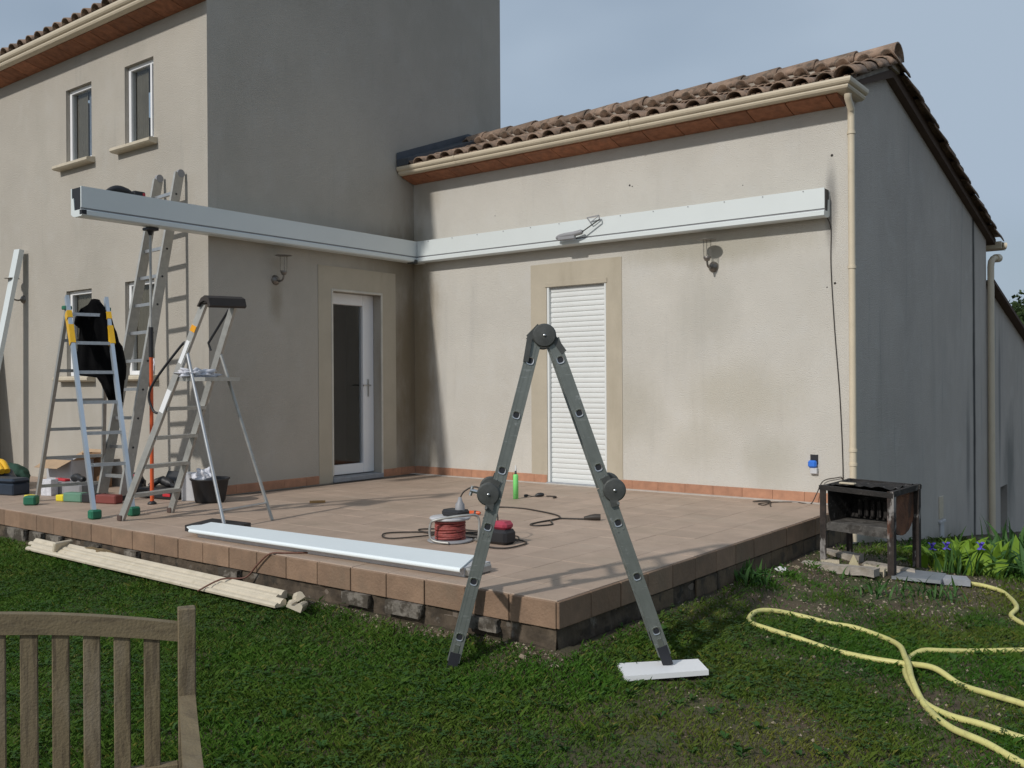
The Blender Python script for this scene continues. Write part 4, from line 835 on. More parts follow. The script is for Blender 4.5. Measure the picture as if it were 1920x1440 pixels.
mb = MB(); mb.tube(spline([(2.68, -1.04, .01), (2.72, -1.0, .008), (2.78, -1.02, .008), (2.79, -1.08, .012)], 4), [.006]*9+[.008, .012, .014, .012], 8); o = mb.build('strap_end', M_cable); tag(o, 'curled dark cable tail just right of the small black tool', 'cable')
o = MB().bbox((-.07, -.012, 0), (.07, .012, .022), .003, Matrix.Rotation(.9, 4, 'Z')).build('wood_offcut', M_chip, None, (1.23, -2.574, 0)); tag(o, 'small brown wood offcut lying alone on the terrace floor', 'offcut')

# ------------------------------------------------------------------ clutter by the facade
t = thing('bucket', 'black mortar bucket stuffed with white rags at the house corner', 'bucket', (.36, -3.10, 0))
mb = MB(); mb.lathe([(0, 0), (.125, 0), (.135, .02), (.165, .20), (.178, .21), (.178, .222), (.168, .222), (.158, .205), (.13, .03), (0, .02)], None, 26); mb.build('tub', M_black, t)
blob('rag', (.31, -3.12, .17), (.10, .09, .08), M_rag, 'crumpled white rags heaped in the black bucket', 'rag', 12, amp=.7)
o = MB().bbox((-.07, -.06, 0), (.07, .06, .26), .004, Matrix.Rotation(.5, 4, 'Z')).build('carton', M_lgrey, None, (.10, -3.12, 0)); tag(o, 'upright pale grey carton between the black bucket and the tool case', 'carton')
t = thing('tool_case', 'flat open black tool case on the terrace behind the orange prop', 'tool case', (-.28, -3.12, 0), .15)
mb = MB(); mb.bbox((-.26, -.15, 0), (.26, .15, .10), .015); mb.build('tray', M_black, t)
mb = MB(); mb.bbox((-.26, 0, 0), (.26, .02, .16), .006, Matrix.Translation((0, .14, .09)) @ Matrix.Rotation(-.5, 4, 'X')); mb.build('lid', M_black, t)
mb = MB(); mb.tube(spline([(-.2, -.05, .10), (-.12, 0, .16), (-.0, .02, .13), (.1, -.03, .12), (.22, -.04, .105)], 4), [.03]*5+[.045]*4+[.02]*8, 8); mb.build('tool', M_black, t); MB().bbox((.10, -.16, .03), (.2, -.148, .06), .004).build('latch', M_red, t)
t = thing('tool_bag', 'small black bag with a pink edge behind the feet of the tall leaning ladder', 'bag', (-.86, -3.12, 0))
blob('body', (0, 0, 0), (.13, .09, .13), M_black, None, None, 4, t, .2); mb = MB(); mb.bbox((-.08, -.06, .17), (.08, .04, .195), .01); mb.build('flap', M_pink, t)
# open cardboard box
def open_box(x, y, rz, w, d, h, m, label, flaps=True):
    t = thing('cardboard_box', label, 'box', (x, y, 0), rz); e = .006
    mb = MB(); mb.box((-w/2, -d/2, 0), (w/2, -d/2+e, h)); mb.box((-w/2, d/2-e, 0), (w/2, d/2, h)); mb.box((-w/2, -d/2+e, 0), (-w/2+e, d/2-e, h)); mb.box((w/2-e, -d/2+e, 0), (w/2, d/2-e, h)); mb.box((-w/2+e, -d/2+e, .002), (w/2-e, d/2-e, .006)); mb.build('carton', m, t)
    if flaps:
        for (p_, q_, a, ln) in (((-w/2, -d/2), (w/2, -d/2), -.7, .17), ((-w/2, d/2), (w/2, d/2), .5, .17)):
            sg = -1 if p_[1] < 0 else 1; mb = MB(); dz_ = math.sin(-.45)*ln if sg < 0 else math.sin(.5)*ln; dy_ = sg*math.cos(.5)*ln
            mb.add([(p_[0], p_[1], h), (q_[0], q_[1], h), (q_[0]-.02, q_[1]+dy_, h+dz_), (p_[0]+.02, p_[1]+dy_, h+dz_), (p_[0], p_[1], h+.004), (q_[0], q_[1], h+.004), (q_[0]-.02, q_[1]+dy_, h+dz_+.004), (p_[0]+.02, p_[1]+dy_, h+dz_+.004)], [(0, 1, 2, 3), (4, 5, 6, 7), (0, 4, 5, 1), (1, 5, 6, 2), (2, 6, 7, 3), (3, 7, 4, 0)]); mb.build('flap', M_card, t)
        for sg in (-1, 1):
            mb = MB(); xx = sg*w/2; mb.add([(xx, -d/2, h), (xx, d/2, h), (xx+sg*.15, d/2-.02, h-.03 if sg < 0 else h+.06), (xx+sg*.15, -d/2+.02, h-.03 if sg < 0 else h+.06)], [(0, 1, 2, 3)]); mb.build('flap', M_card, t)
    return t
open_box(-1.95, -3.20, .1, .44, .30, .30, M_lgrey, 'open cardboard box with spread flaps on the terrace behind the yellow hinged ladder')
open_box(-1.78, -3.02, .1, .34, .12, .36, M_cardd, 'dark brown carton standing behind the open cardboard box', False)
o = MB().bbox((-.30, -.12, 0), (.30, .12, .12), .015, Matrix.Rotation(.1, 4, 'Z')).build('storage_tray', M_grey, None, (-1.35, -3.50, 0)); tag(o, 'long grey plastic tray in front of the open cardboard box', 'tray')
t = thing('toolbox', 'dark blue toolbox with a rounded lid at the left edge of the terrace', 'toolbox', (-1.90, -3.90, 0), .25)
mb = MB(); mb.bbox((-.22, -.10, 0), (.22, .10, .115), .012); mb.build('case', M_navy, t); mb = MB(); mb.bbox((-.225, -.105, .118), (.225, .105, .165), .022); mb.build('lid', M_navy, t)
t = thing('hose_bag', 'yellow straps bundled in a dark bag behind the blue toolbox', 'bag', (-2.45, -3.75, 0))
blob('bag', (0, 0, 0), (.30, .16, .16), M_navy, None, None, 8, t, .15); mb = MB()
for q in range(3): mb.tube(spline([(-.3, -.08+.05*q, .21+.03*q), (-.1, -.12+.05*q, .27), (.08, -.08+.05*q, .245+.02*q), (.24, -.10+.05*q, .20)], 5), .032, 8)
mb.build('strap_bundle', M_yellow, t)
o = blob('green_bag', (-2.75, -3.45, 0), (.30, .12, .15), mat('dark_green_cloth', (.012, .05, .03), .8), 'dark green bag top showing behind the yellow straps', 'bag', 21, None, .15)
o = MB().bbox((-.06, -.05, 0), (.06, .05, .16), .003, Matrix.Rotation(.4, 4, 'Z')).build('paper_carton', M_rag, None, (-1.42, -3.70, 0)); tag(o, 'small white carton beside the blue toolbox', 'carton')
o = MB().bbox((-.055, -.04, 0), (.055, .04, .045), .01).build('tape_measure', M_yell2, None, (-1.22, -3.98, 0)); tag(o, 'small bright yellow tape measure behind the loose green block', 'tape measure')
o = MB().bbox((-.055, -.05, 0), (.055, .05, .085), .014, Matrix.Rotation(.7, 4, 'Z')).build('green_block', M_green, None, (-.80, -4.17, 0)); tag(o, 'loose dark green plastic block near the terrace edge', 'block')
t = thing('drill_case', 'low green and dark red case standing under the yellow hinged ladder', 'tool case', (-.62, -3.78, 0), .3)
MB().bbox((-.20, -.05, 0), (.02, .05, .085), .01).build('green_half', mat('pale_green_plastic', (.12, .25, .17), .6), t); MB().bbox((.022, -.05, 0), (.18, .05, .085), .01).build('dark_half', M_black, t); MB().bbox((.182, -.05, 0), (.42, .05, .08), .01).build('red_half', mat('dull_red', (.20, .045, .035), .6), t); MB().bbox((-.30, -.04, 0), (-.204, .04, .06), .008).build('yellow_end', M_yell2, t)
mb = MB(); mb.tube(spline([(0, 0, 0), (.06, 0, .02), (.14, 0, .01), (.2, 0, .0)], 4), [.02]+[.038]*5+[.03]*6+[.02], 10); o = mb.build('torch', M_black, None, (-1.30, -3.52, .155)); tag(o, 'stubby black hand tool resting on the long grey tray', 'tool')
o = MB().bbox((-.10, -.03, 0), (.10, .03, .025), .006).build('red_level', M_red, None, (-1.52, -3.52, .121)); tag(o, 'short red tool lying on the long grey tray', 'tool')
# leaning white beam at the far left
t = thing('leaning_beam', 'white square aluminium post leaning on the front wall at the left edge', 'beam', (-3.78, -3.42, 0)); a = vec(.0, 0, 0); b = vec(-3.70, -2.93, 2.70)-t.location
mb = MB(); mb.bar(a, b, .13, .05, up=(0, -1, 0)); mb.build('post', M_white, t)
mb = MB(); d_ = (b-a).normalized(); mb.bar(b-d_*.34, b+d_*.004, .138, .058, up=(0, -1, 0)); mb.build('end_sleeve', M_white, t)
t = thing('shadow_panel', 'panel added out of view beyond the white post to shade the front wall', 'panel', (-4.6, -3.7, 0)); mb = MB(); Pp = [(-.7, 0, 0), (.62, 0, 0), (.27, .80, 1.72), (-.7, .80, 1.72)]; mb.add(Pp+[(a_, b_-.02, c_) for a_, b_, c_ in Pp], [(0, 1, 2, 3), (7, 6, 5, 4), (0, 4, 5, 1), (1, 5, 6, 2), (2, 6, 7, 3), (3, 7, 4, 0)]); mb.build('sheet', M_white, t)  # unseen panel, added and shaped so its shadow falls on the wall

# ------------------------------------------------------------------ cream gutter lengths on the lawn edge
def trough(L, w=.042, h=.035):
    pr = [(-w, 0), (-w*1.05, .012), (-w*.85, .022), (-w*.5, .028), (-w*.42, .018), (-w*.1, .020), (w*.1, .034), (w*.45, .046), (w*.8, .044), (w*.95, .034), (w, .0)]
    mb = MB(); mb.prism(pr, 0, L, lambda u, v, w_: (w_, u, v)); return mb
def lay(p0, p1, dz, label, w=.042):
    p0 = vec(*p0); p1 = vec(*p1); d_ = p1-p0; o_ = trough(d_.length, w).build('gutter_length', M_cream2, None, (p0.x, p0.y, p0.z+dz)); o_.rotation_euler = (random.uniform(-.12, .12), -math.atan2(d_.z, math.hypot(d_.x, d_.y)), math.atan2(d_.y, d_.x)); return tag(o_, label, 'gutter piece', 'gutter lengths lying along the terrace')
zg = -.235
lay((.0, -4.53, zg+.012), (.62, -4.545, zg+.01), .0, 'short cream gutter length at the left end of the row')
lay((.55, -4.535, zg+.022), (3.24, -4.58, zg+.012), .0, 'long cream gutter length lying nearest the terrace foot')
lay((.10, -4.60, zg-.01), (3.32, -4.65, zg-.016), .0, 'long cream gutter length lying on the outer, grassy side')
mb = MB(); mb.bbox((-.015, -.08, 0), (.015, .08, .075), .006); o = mb.build('gutter_clip', M_cream2, None, (.52, -4.56, zg+.02)); o.rotation_euler = (0, .3, .2); tag(o, 'cream clip standing across the gutter lengths', 'gutter clip')
o = trough(.13, .045).build('pipe_elbow', M_cream2, None, (3.34, -4.56, -.235)); o.rotation_euler = (.5, -.25, -.5); tag(o, 'cream gutter elbow piece tipped on its side beyond the long lengths', 'gutter elbow')
o = trough(.16, .045).build('pipe_stub', M_cream2, None, (3.44, -4.61, -.24)); o.rotation_euler = (-.4, -.12, -.9); tag(o, 'last short cream gutter offcut, nearest the folding ladder', 'gutter offcut')
o = blob('stone', (.98, -4.50, -.21), (.26, .035, .03), mat('mossy_stone', (.14, .10, .05), .95, var=.4, scale=20), 'brown mossy slab lodged between gutter lengths and terrace', 'stone', 31, None, .3)

# ------------------------------------------------------------------ teak bench
bd = vec(.524, .851, 0).normalized(); bf = vec(.851, -.524, 0).normalized()
B_end = vec(5.495, -6.702, 0); gz = -.41; half = .75
bench = thing('garden_bench', 'weathered slatted teak bench in the left foreground', 'bench', (B_end.x-bd.x*half, B_end.y-bd.y*half, gz), math.atan2(bd.y, bd.x))
def crest(s): return .078*(1-(s/half)**2)
def rail(f0, f1, zb, zt, m, name, cr=1):
    mb = MB(); n = 28; vs = []
    for i in range(n+1):
        s = -half+.022+(2*half-.044)*i/n; c_ = crest(s)*cr; vs += [(s, f0, zb+c_-gz), (s, f1, zb+c_-gz), (s, f1, zt+c_*1.08-gz), (s, f0, zt+c_*1.08-gz)]
    mb.add(vs, [(4*i+a, 4*i+(a+1) % 4, 4*i+4+(a+1) % 4, 4*i+4+a) for i in range(n) for a in range(4)]+[(0, 1, 2, 3), (4*n+3, 4*n+2, 4*n+1, 4*n)]); return mb.build(name, m, bench)
for sx in (-half, half):
    mb = MB(); mb.bbox((sx-.024, -.018, 0), (sx+.024, .027, .447-gz), .003); mb.build('post', M_wood, bench)
    mb = MB(); mb.bbox((sx-.022, -.50, 0), (sx+.022, -.455, .17-gz), .003); mb.build('front_leg', M_wood, bench)
    mb = MB(); n = 12; vs = []
    for i in range(n+1):
        k = i/n; yy = -.0185-.53*k; w_ = .0215+.001*k; z_ = .205-gz-.014*math.sin(k*PI)-.02*k; vs += [(sx-w_, yy, z_), (sx+w_, yy, z_), (sx+w_, yy, z_-.028), (sx-w_, yy, z_-.028)]
    mb.add(vs, [(4*i+a, 4*i+(a+1) % 4, 4*i+4+(a+1) % 4, 4*i+4+a) for i in range(n) for a in range(4)]+[(0, 1, 2, 3), (4*n+3, 4*n+2, 4*n+1, 4*n)]); mb.build('arm_rest', M_wood2, bench)
rail(-.014, .018, .352, .402, M_wood2, 'top_rail')
mb = MB(); mb.bbox((-half+.024, -.014, -.035-gz), (half-.024, .018, .015-gz), .003); mb.build('lower_rail', M_wood2, bench)
s = half-.092
while s > -half+.06:
    mb = MB(); mb.bbox((s-.0212, -.006, .014-gz), (s+.0212, .010, .355-gz+crest(s)), .002); mb.build('slat', M_wood, bench); s -= .0766
for i in range(6):
    mb = MB(); y0 = -.03-.075*i; mb.bbox((-half+.022, y0-.058, -.04-gz), (half-.022, y0, -.018-gz), .003); mb.build('seat_slat', M_wood2, bench)

# ------------------------------------------------------------------ barbecue
bb0 = vec(5.364, -1.189, 0); ub = vec(.989, -.1454, 0).normalized(); vb = vec(.30, .954, 0).normalized(); vb = (vb-ub*vb.dot(ub)).normalized()
bz = -.315; bbq = thing('barbecue', 'rusty soot blackened half drum barbecue on four legs behind the terrace corner', 'barbecue', (bb0.x, bb0.y, bz), math.atan2(ub.y, ub.x))
W_, D_, H_ = .517, .42, .60
M_legs = mat('leg_steel', (.030, .022, .018), .85, var=.5, scale=14, bump=.4, bscale=60, stains=[(1, 1, .35, 13, .56, .64, (.34, .32, .30), .7), (1, 1, .5, 6, .52, .66, (.12, .045, .022), .8)])
for (a, b) in ((0, 0), (W_, 0), (0, D_), (W_, D_)):
    mb = MB(); mb.box((a-.024, b-.024, 0), (a+.024, b-.016, H_)); mb.box((a-.022 if a == 0 else a+.016, b-.016, 0), (a-.016 if a == 0 else a+.022, b+.022, H_)); lg_ = mb.build('leg', M_legs, bbq)
# half drum trough: U section across the depth, closed ends, open cut front
mb = MB(); n = 12; sec = []
for i in range(n+1):
    a = PI*(.02+.96*i/n); sec.append((D_/2-D_/2*.97*math.cos(a)*1.0, H_-.14-.20*math.sin(a)))
full = [(.005, H_-.005)]+sec+[(D_-.005, H_-.005)]
back = [q for q in full if q[0] > .10]
vs = [(.025, y_, z_) for y_, z_ in back]+[(W_-.025, y_, z_) for y_, z_ in back]; m_ = len(back)
mb.add(vs, [(i, i+1, m_+i+1, m_+i) for i in range(m_-1)], True); mb.build('drum_back', M_soot, bbq)
for x_, mm_ in ((.024, M_soot), (W_-.020, M_rust)):
    mb = MB(); mb.prism(full, x_, x_+.006, lambda u, v, w: (w, u, v)); mb.build('drum_end', mm_, bbq)
mb = MB(); mb.bbox((.03, -.01, .30), (W_-.03, .34, .335), .006); mb.build('ash_shelf', M_ash, bbq)
mb = MB(); mb.bar((.0, -.005, .30), (W_, -.005, .285), .02, .05); mb.build('front_rail', M_ash, bbq)
mb = MB(); mb.bar((-.03, -.01, H_-.01), (W_+.02, -.01, H_-.03), .035, .035); mb.bar((-.02, D_, H_+.01), (W_+.03, D_, H_), .035, .03); mb.bar((W_+.005, -.02, H_-.02), (W_+.005, D_+.02, H_-.0), .035, .04); mb.bar((0, -.02, H_-.01), (0, D_+.02, H_+.01), .03, .03); mb.build('rim', M_soot, bbq)
gr = MB()
for i in range(14): x_ = .03+i*.035; gr.tube([(x_, .02, H_-.03), (x_, D_-.02, H_-.02)], .004, 6)
gr.build('grill', M_soot, bbq)
mb = MB()
bm = bmesh.new(); bmesh.ops.create_grid(bm, x_segments=18, y_segments=12, size=.5)
for v in bm.verts: v.co = Vector((.26+v.co.x*.50, .22+v.co.y*.34, H_+.012+.02*mnoise.noise(v.co*6)+.012*mnoise.noise(v.co*17)))
mb.bm(bm, None, True); mb.build('charred_sheet', M_soot, bbq)
mb = MB()
for i in range(7): mb.bbox((.10+i*.05, .335, .345), (.13+i*.05, .35, .48), .004)
mb.build('fire_bars', M_soot, bbq)
mb = MB(); mb.bbox((.10, .03, H_+.02), (.22, .07, H_+.034), .004); mb.build('flake', M_stone, bbq)

def slab(name, pts, z0, z1, m, label, cat, seed=1, rough=.012):
    cx = sum(p_[0] for p_ in pts)/len(pts); cy = sum(p_[1] for p_ in pts)/len(pts)
    bm = bmesh.new(); vb_ = [bm.verts.new((x_-cx, y_-cy, 0)) for x_, y_ in pts]; f_ = bm.faces.new(vb_); r_ = bmesh.ops.extrude_face_region(bm, geom=[f_]); 
    for v in [g for g in r_['geom'] if isinstance(g, bmesh.types.BMVert)]: v.co.z = z1-z0
    bmesh.ops.subdivide_edges(bm, edges=bm.edges[:], cuts=6, use_grid_fill=True); bmesh.ops.recalc_face_normals(bm, faces=bm.faces[:])
    for v in bm.verts: v.co += mnoise.noise_vector(v.co*9+Vector((seed*3, 0, 0)))*rough
    mb = MB(); mb.bm(bm); o_ = mb.build(name, m, None, (cx, cy, z0)); return tag(o_, label, cat)
slab('kerb_stone', [(5.25, -1.42), (5.28, -1.34), (5.80, -1.30), (5.80, -1.42)], -.315, -.262, M_conc, 'long pale kerb stone in front of the barbecue legs', 'stone', 1)
slab('kerb_stone', [(5.24, -.92), (5.24, -.80), (5.55, -.86), (5.55, -.98)], -.33, -.255, M_conc, 'pale kerb stone behind the left leg of the barbecue', 'stone', 2)
slab('kerb_stone', [(5.58, -1.0), (5.58, -.90), (5.96, -.98), (5.98, -1.08)], -.36, -.30, M_conc, 'pale kerb stone behind the right legs of the barbecue', 'stone', 3)
slab('brick', [(5.36, -1.26), (5.34, -1.16), (5.46, -1.14), (5.48, -1.22)], -.315, -.265, M_stone, 'square pale brick beside the front left leg of the barbecue', 'brick', 4)
slab('rubble', [(5.66, -1.24), (5.64, -1.14), (5.80, -1.16), (5.82, -1.26)], -.335, -.285, M_stone, 'lump of pale rubble under the barbecue', 'rubble', 5)
o = MB().add([(-.05, -.02, 0), (.05, -.02, 0), (.05, .02, 0), (-.05, .02, 0), (0, -.005, .115), (0, .015, .115)], [(0, 1, 4), (1, 2, 5, 4), (2, 3, 5), (3, 0, 4, 5), (0, 3, 2, 1)]).build('tile_shard', mat('cream_shard', (.55, .48, .30), .8), None, (5.60, -1.25, -.315)); o.rotation_euler = (0, 0, .6); tag(o, 'pointed cream tile shard standing under the barbecue', 'shard')
o = slab('grill_plate', [(5.88, -1.30), (5.90, -.98), (6.17, -.98), (6.20, -1.27)], -.335, -.312, mat('galvanised_tray', (.33, .35, .37), .45, metal=.5, var=.15), 'flat galvanised tray on the ground right of the barbecue', 'tray', 6, .002)
slab('paving_slab', [(6.17, -1.18), (6.12, -1.02), (6.30, -.98), (6.36, -1.12)], -.36, -.315, M_slate, 'small grey slab beside the tray, where the hose begins', 'slab', 7, .004)
o = blob('pebble', (5.27, -1.80, -.275), (.045, .03, .022), mat('white_stone', (.62, .62, .62), .8), 'single white stone at the foot of the terrace side', 'stone', 41, None, .35)
for i, (x_, y_, r_, lab_) in enumerate(((5.30, -1.58, .024, 'dark earthy stone just left of the single white stone'), (5.06, -4.56, .022, 'small earthy stone at the terrace corner between the ladder legs'), (4.62, -4.55, .018, 'small earthy stone left of the folding ladder, under the render'), (4.05, -4.56, .016, 'tiny earthy stone in the grass right of the gutter lengths'))):
    blob('stone', (x_, y_, grd(x_, y_)-.005), (r_, r_*.8, r_*.6), M_estone, lab_, 'stone', 50+i, None, .35)

# ------------------------------------------------------------------ hose
def hz(pts, r=.017, lift=0): return [(x_, y_, grd(x_, y_)+r+.003+lift+.008*math.sin(i*1.7)) for i, (x_, y_) in enumerate(pts)]
h1 = [(6.30, -1.06), (6.42, -1.08), (6.55, -1.14), (6.63, -1.28), (6.70, -1.50), (6.735, -1.66), (6.73, -1.80), (6.83, -1.97), (6.96, -2.15), (7.15, -2.28), (7.30, -2.40), (7.28, -2.55), (7.05, -2.55), (6.93, -2.60), (6.73, -2.755), (6.60, -2.90), (6.52, -2.98), (6.485, -3.08), (6.50, -3.22), (6.545, -3.42), (6.62, -3.60), (6.72, -3.77), (6.85, -3.885), (6.99, -3.94), (7.15, -3.975), (7.40, -4.0), (7.60, -3.95), (7.62, -3.78), (7.45, -3.68), (7.20, -3.60), (7.08, -3.55), (6.94, -3.50), (6.79, -3.41), (6.655, -3.345), (6.49, -3.30), (6.335, -3.305), (6.135, -3.27), (5.945, -3.23), (5.75, -3.20), (5.63, -3.135), (5.567, -3.035), (5.557, -2.90), (5.622, -2.807), (5.76, -2.745), (5.96, -2.763), (6.09, -2.787), (6.254, -2.84), (6.406, -3.03), (6.50, -3.26), (6.56, -3.42), (6.63, -3.62), (6.73, -3.80), (6.88, -4.03), (7.045, -4.14), (7.2, -4.25), (7.6, -4.5)]
P3 = hz(h1); P3 = [(x_, y_, z_+(.034 if i in (47, 48, 49, 50) or i == 33 else 0)) for i, (x_, y_, z_) in enumerate(P3)]
o = MB().tube(spline(P3, 8), .0148, 10).build('garden_hose', M_hose); tag(o, 'pale yellow garden hose looped over the lawn', 'hose')

# ------------------------------------------------------------------ plants
def strap_leaf(L, w, bend, seg=6):
    vs = []
    for i in range(seg+1):
        k = i/seg; a = bend*k; r_ = L*k; y_ = r_*math.sin(a*.9); z_ = r_*math.cos(a*.9); ww = w*math.sin(PI*(.12+.88*k)**.8)*.5 if k < 1 else 0.0006
        vs += [(-ww, y_, z_+ww*.25), (0, y_, z_), (ww, y_, z_+ww*.25)]
    fs = []
    for i in range(seg): b = 3*i; fs += [(b, b+1, b+4, b+3), (b+1, b+2, b+5, b+4)]
    return MB().add(vs, fs, True)
def clump(name, label, cat, x_, y_, n, L, w, m, bend=(.3, 1.2), spread=.08, z=None, flower=0, seed=0, grp=None):
    rnd = random.Random(seed); t = thing(name, label, cat, (x_, y_, grd(x_, y_) if z is None else z), 0, grp)
    ms = []
    for b_ in np.linspace(bend[0], bend[1], 5):
        q = strap_leaf(L, w, b_).mesh('leaf'); q.materials.append(m); ms.append(q)
    for i in range(n):
        o_ = link('leaf', rnd.choice(ms), None, t, (rnd.gauss(0, spread), rnd.gauss(0, spread), 0), (rnd.uniform(-.25, .25), rnd.uniform(-.2, .2), rnd.uniform(0, 2*PI))); s_ = rnd.uniform(.6, 1.1); o_.scale = (s_, s_, s_)
    for i in range(flower):
        fx, fy, fz = rnd.gauss(0, spread*1.2), rnd.gauss(0, spread*1.2), L*rnd.uniform(.65, .95)
        mb = MB(); mb.tube([(fx*.4, fy*.4, 0), (fx, fy, fz)], .004, 5); mb.build('stem', m, t)
        bm = bmesh.new()
        mb = MB()
        for q in range(6):
            a = q*PI/3; up = 1 if q % 2 else -.5; pts = []
            for j in range(4):
                k = j/3; rr_ = .038*k; ww = .017*math.sin(PI*(.15+.8*k)); c_, s__ = math.cos(a), math.sin(a)
                pts += [(fx+rr_*c_-ww*s__, fy+rr_*s__+ww*c_, fz+up*.035*math.sin(k*2.2)), (fx+rr_*c_+ww*s__, fy+rr_*s__-ww*c_, fz+up*.035*math.sin(k*2.2))]
            mb.add(pts, [(2*j, 2*j+1, 2*j+3, 2*j+2) for j in range(3)], True)
        mb.build('flower', M_petal, t)
    return t
clump('iris_plant', 'purple flowering iris against the wing side wall behind the tray', 'iris', 6.13, -.66, 26, .24, .020, M_leafs, (.1, .7), .07, flower=3, seed=3)
clump('leafy_plant', 'bright yellow green leafy plant right of the iris', 'plant', 6.22, -.28, 60, .25, .10, M_leafy, (.3, 1.5), .15, seed=4)
clump('leafy_plant', 'second yellow green leafy plant, against the wall behind the first', 'plant', 6.0, .30, 55, .28, .10, M_leafy, (.2, 1.3), .15, seed=5)
clump('strap_leaf_plant', 'green strap leaved plant at the right edge of the bed', 'plant', 6.62, -.30, 60, .32, .045, M_leafs, (.5, 1.5), .14, seed=6)
clump('strap_leaf_plant', 'taller strap leaved plant behind, by the rear downpipe', 'plant', 6.30, .75, 55, .34, .045, M_leafs, (.2, 1.1), .16, seed=7)
clump('strap_leaf_plant', 'dark strap leaved plant at the foot of the annexe wall', 'plant', 6.15, 1.9, 55, .40, .05, M_leafs, (.2, 1.1), .2, seed=8)
clump('weed_tuft', 'bushy green weed growing against the terrace side wall', 'weed', 5.27, -2.32, 60, .16, .022, M_leafs, (.2, 1.3), .06, seed=9)
clump('weed_tuft', 'low spreading weed in front of the barbecue', 'weed', 5.98, -1.72, 55, .14, .016, M_leafs, (.6, 1.5), .14, seed=10)
clump('weed_tuft', 'low weed in front of the galvanised tray', 'weed', 6.24, -1.55, 45, .13, .016, M_leafs, (.6, 1.5), .12, seed=11)

# ------------------------------------------------------------------ trees behind the annexe
def leaf_cards(n, c, rad, size, m, name, parent, seed):
    r_ = np.random.default_rng(seed); d = r_.normal(size=(n, 3)); d /= np.linalg.norm(d, axis=1)[:, None]; k = r_.random(n)**.4
    lump = np.array([mnoise.noise(Vector(v)*2.2+Vector((seed, 0, 0))) for v in d.tolist()]); P_ = d*(k*(1+.55*lump))[:, None]*np.array(rad)+np.array(c)
    a = r_.normal(size=(n, 3)); a /= np.linalg.norm(a, axis=1)[:, None]; b = np.cross(a, r_.normal(size=(n, 3))); b /= np.linalg.norm(b, axis=1)[:, None]; s = size*r_.uniform(.5, 1.2, n)[:, None]
    V = np.stack([P_-a*s, P_+b*s*.6, P_+a*s, P_-b*s*.6], 1).reshape(-1, 3); Fc = np.arange(4*n).reshape(-1, 4)
    me_ = bpy.data.meshes.new(name); me_.from_pydata(V.tolist(), [], Fc.tolist()); me_.materials.append(m); o_ = bpy.data.objects.new(name, me_); COL.objects.link(o_); o_.parent = parent; return o_
for i, (x_, y_, h_, r_, lab) in enumerate(((3.5, 26, 4.35, 1.8, 'dark leafy tree beyond the sloping annexe roof'), (7.6, 30, 4.3, 2.6, 'second dark tree further right beyond the annexe'))):
    t = thing('tree', lab, 'tree', (x_, y_, -1.6)); mb = MB(); mb.tube(spline([(0, 0, -.3), (.1, 0, 1.5), (0, .1, 3), (.2, .1, 4.2)], 4), [.22-.012*j for j in range(13)], 10)
    for k in range(6): a = k*1.05; mb.tube([(0.05, 0, 1.6+.25*k), (1.1*math.cos(a), 1.1*math.sin(a), 2.7+.25*k)], [.08, .03], 6)
    mb.build('trunk', M_bark, t); leaf_cards(9000, (0, 0, h_-.3), (r_, r_, r_*.85), .11, M_tree, 'crown', t, 5+i)

# ------------------------------------------------------------------ lawn
def in_lawn(x_, y_):
    return ((y_ < -TY-.02) | (x_ > TX+.02)) & ~((x_ < TX+.03) & (y_ > -TY-.02))
def dirt(x_, y_):
    """0 bare earth .. 1 full grass"""
    g = np.ones_like(x_); n_ = fbm(x_, y_, 2.2, 3); n2 = fbm(x_, y_, 7, 9)
    dE = np.where(x_ > TX, np.hypot(np.maximum(x_-TX, 0), np.maximum(-TY-y_, 0)), -TY-y_)
    g *= sstep((dE-.03+(n2-.5)*.12)/.16)*.85+.15*(dE > .04)
    bb = np.hypot((x_-5.75)/.95, (y_+1.35)/1.25); g *= sstep((bb-.62+(n_-.5)*1.3)/.7)*.94+.06
    b2 = np.hypot((x_-5.45)/.3, (y_+2.5)/1.1); g *= sstep((b2-.3+(n_-.5)*1.2)/.9)*.7+.3
    right = sstep((x_-5.3)/.8); g *= 1-right*.60*sstep((n_-.40)/.2)
    g *= 1-.25*sstep((n2-.6)/.15)
    p2 = np.hypot((x_-6.75)/.35, (y_+3.72)/.22); g *= sstep((p2-.5)/.8)*.6+.4
    qx = (x_-5.645)*.686+(y_+4.23)*.728; qy = -(x_-5.645)*.728+(y_+4.23)*.686; g *= ~((np.abs(qx) < .205) & (np.abs(qy) < .105))
    return g
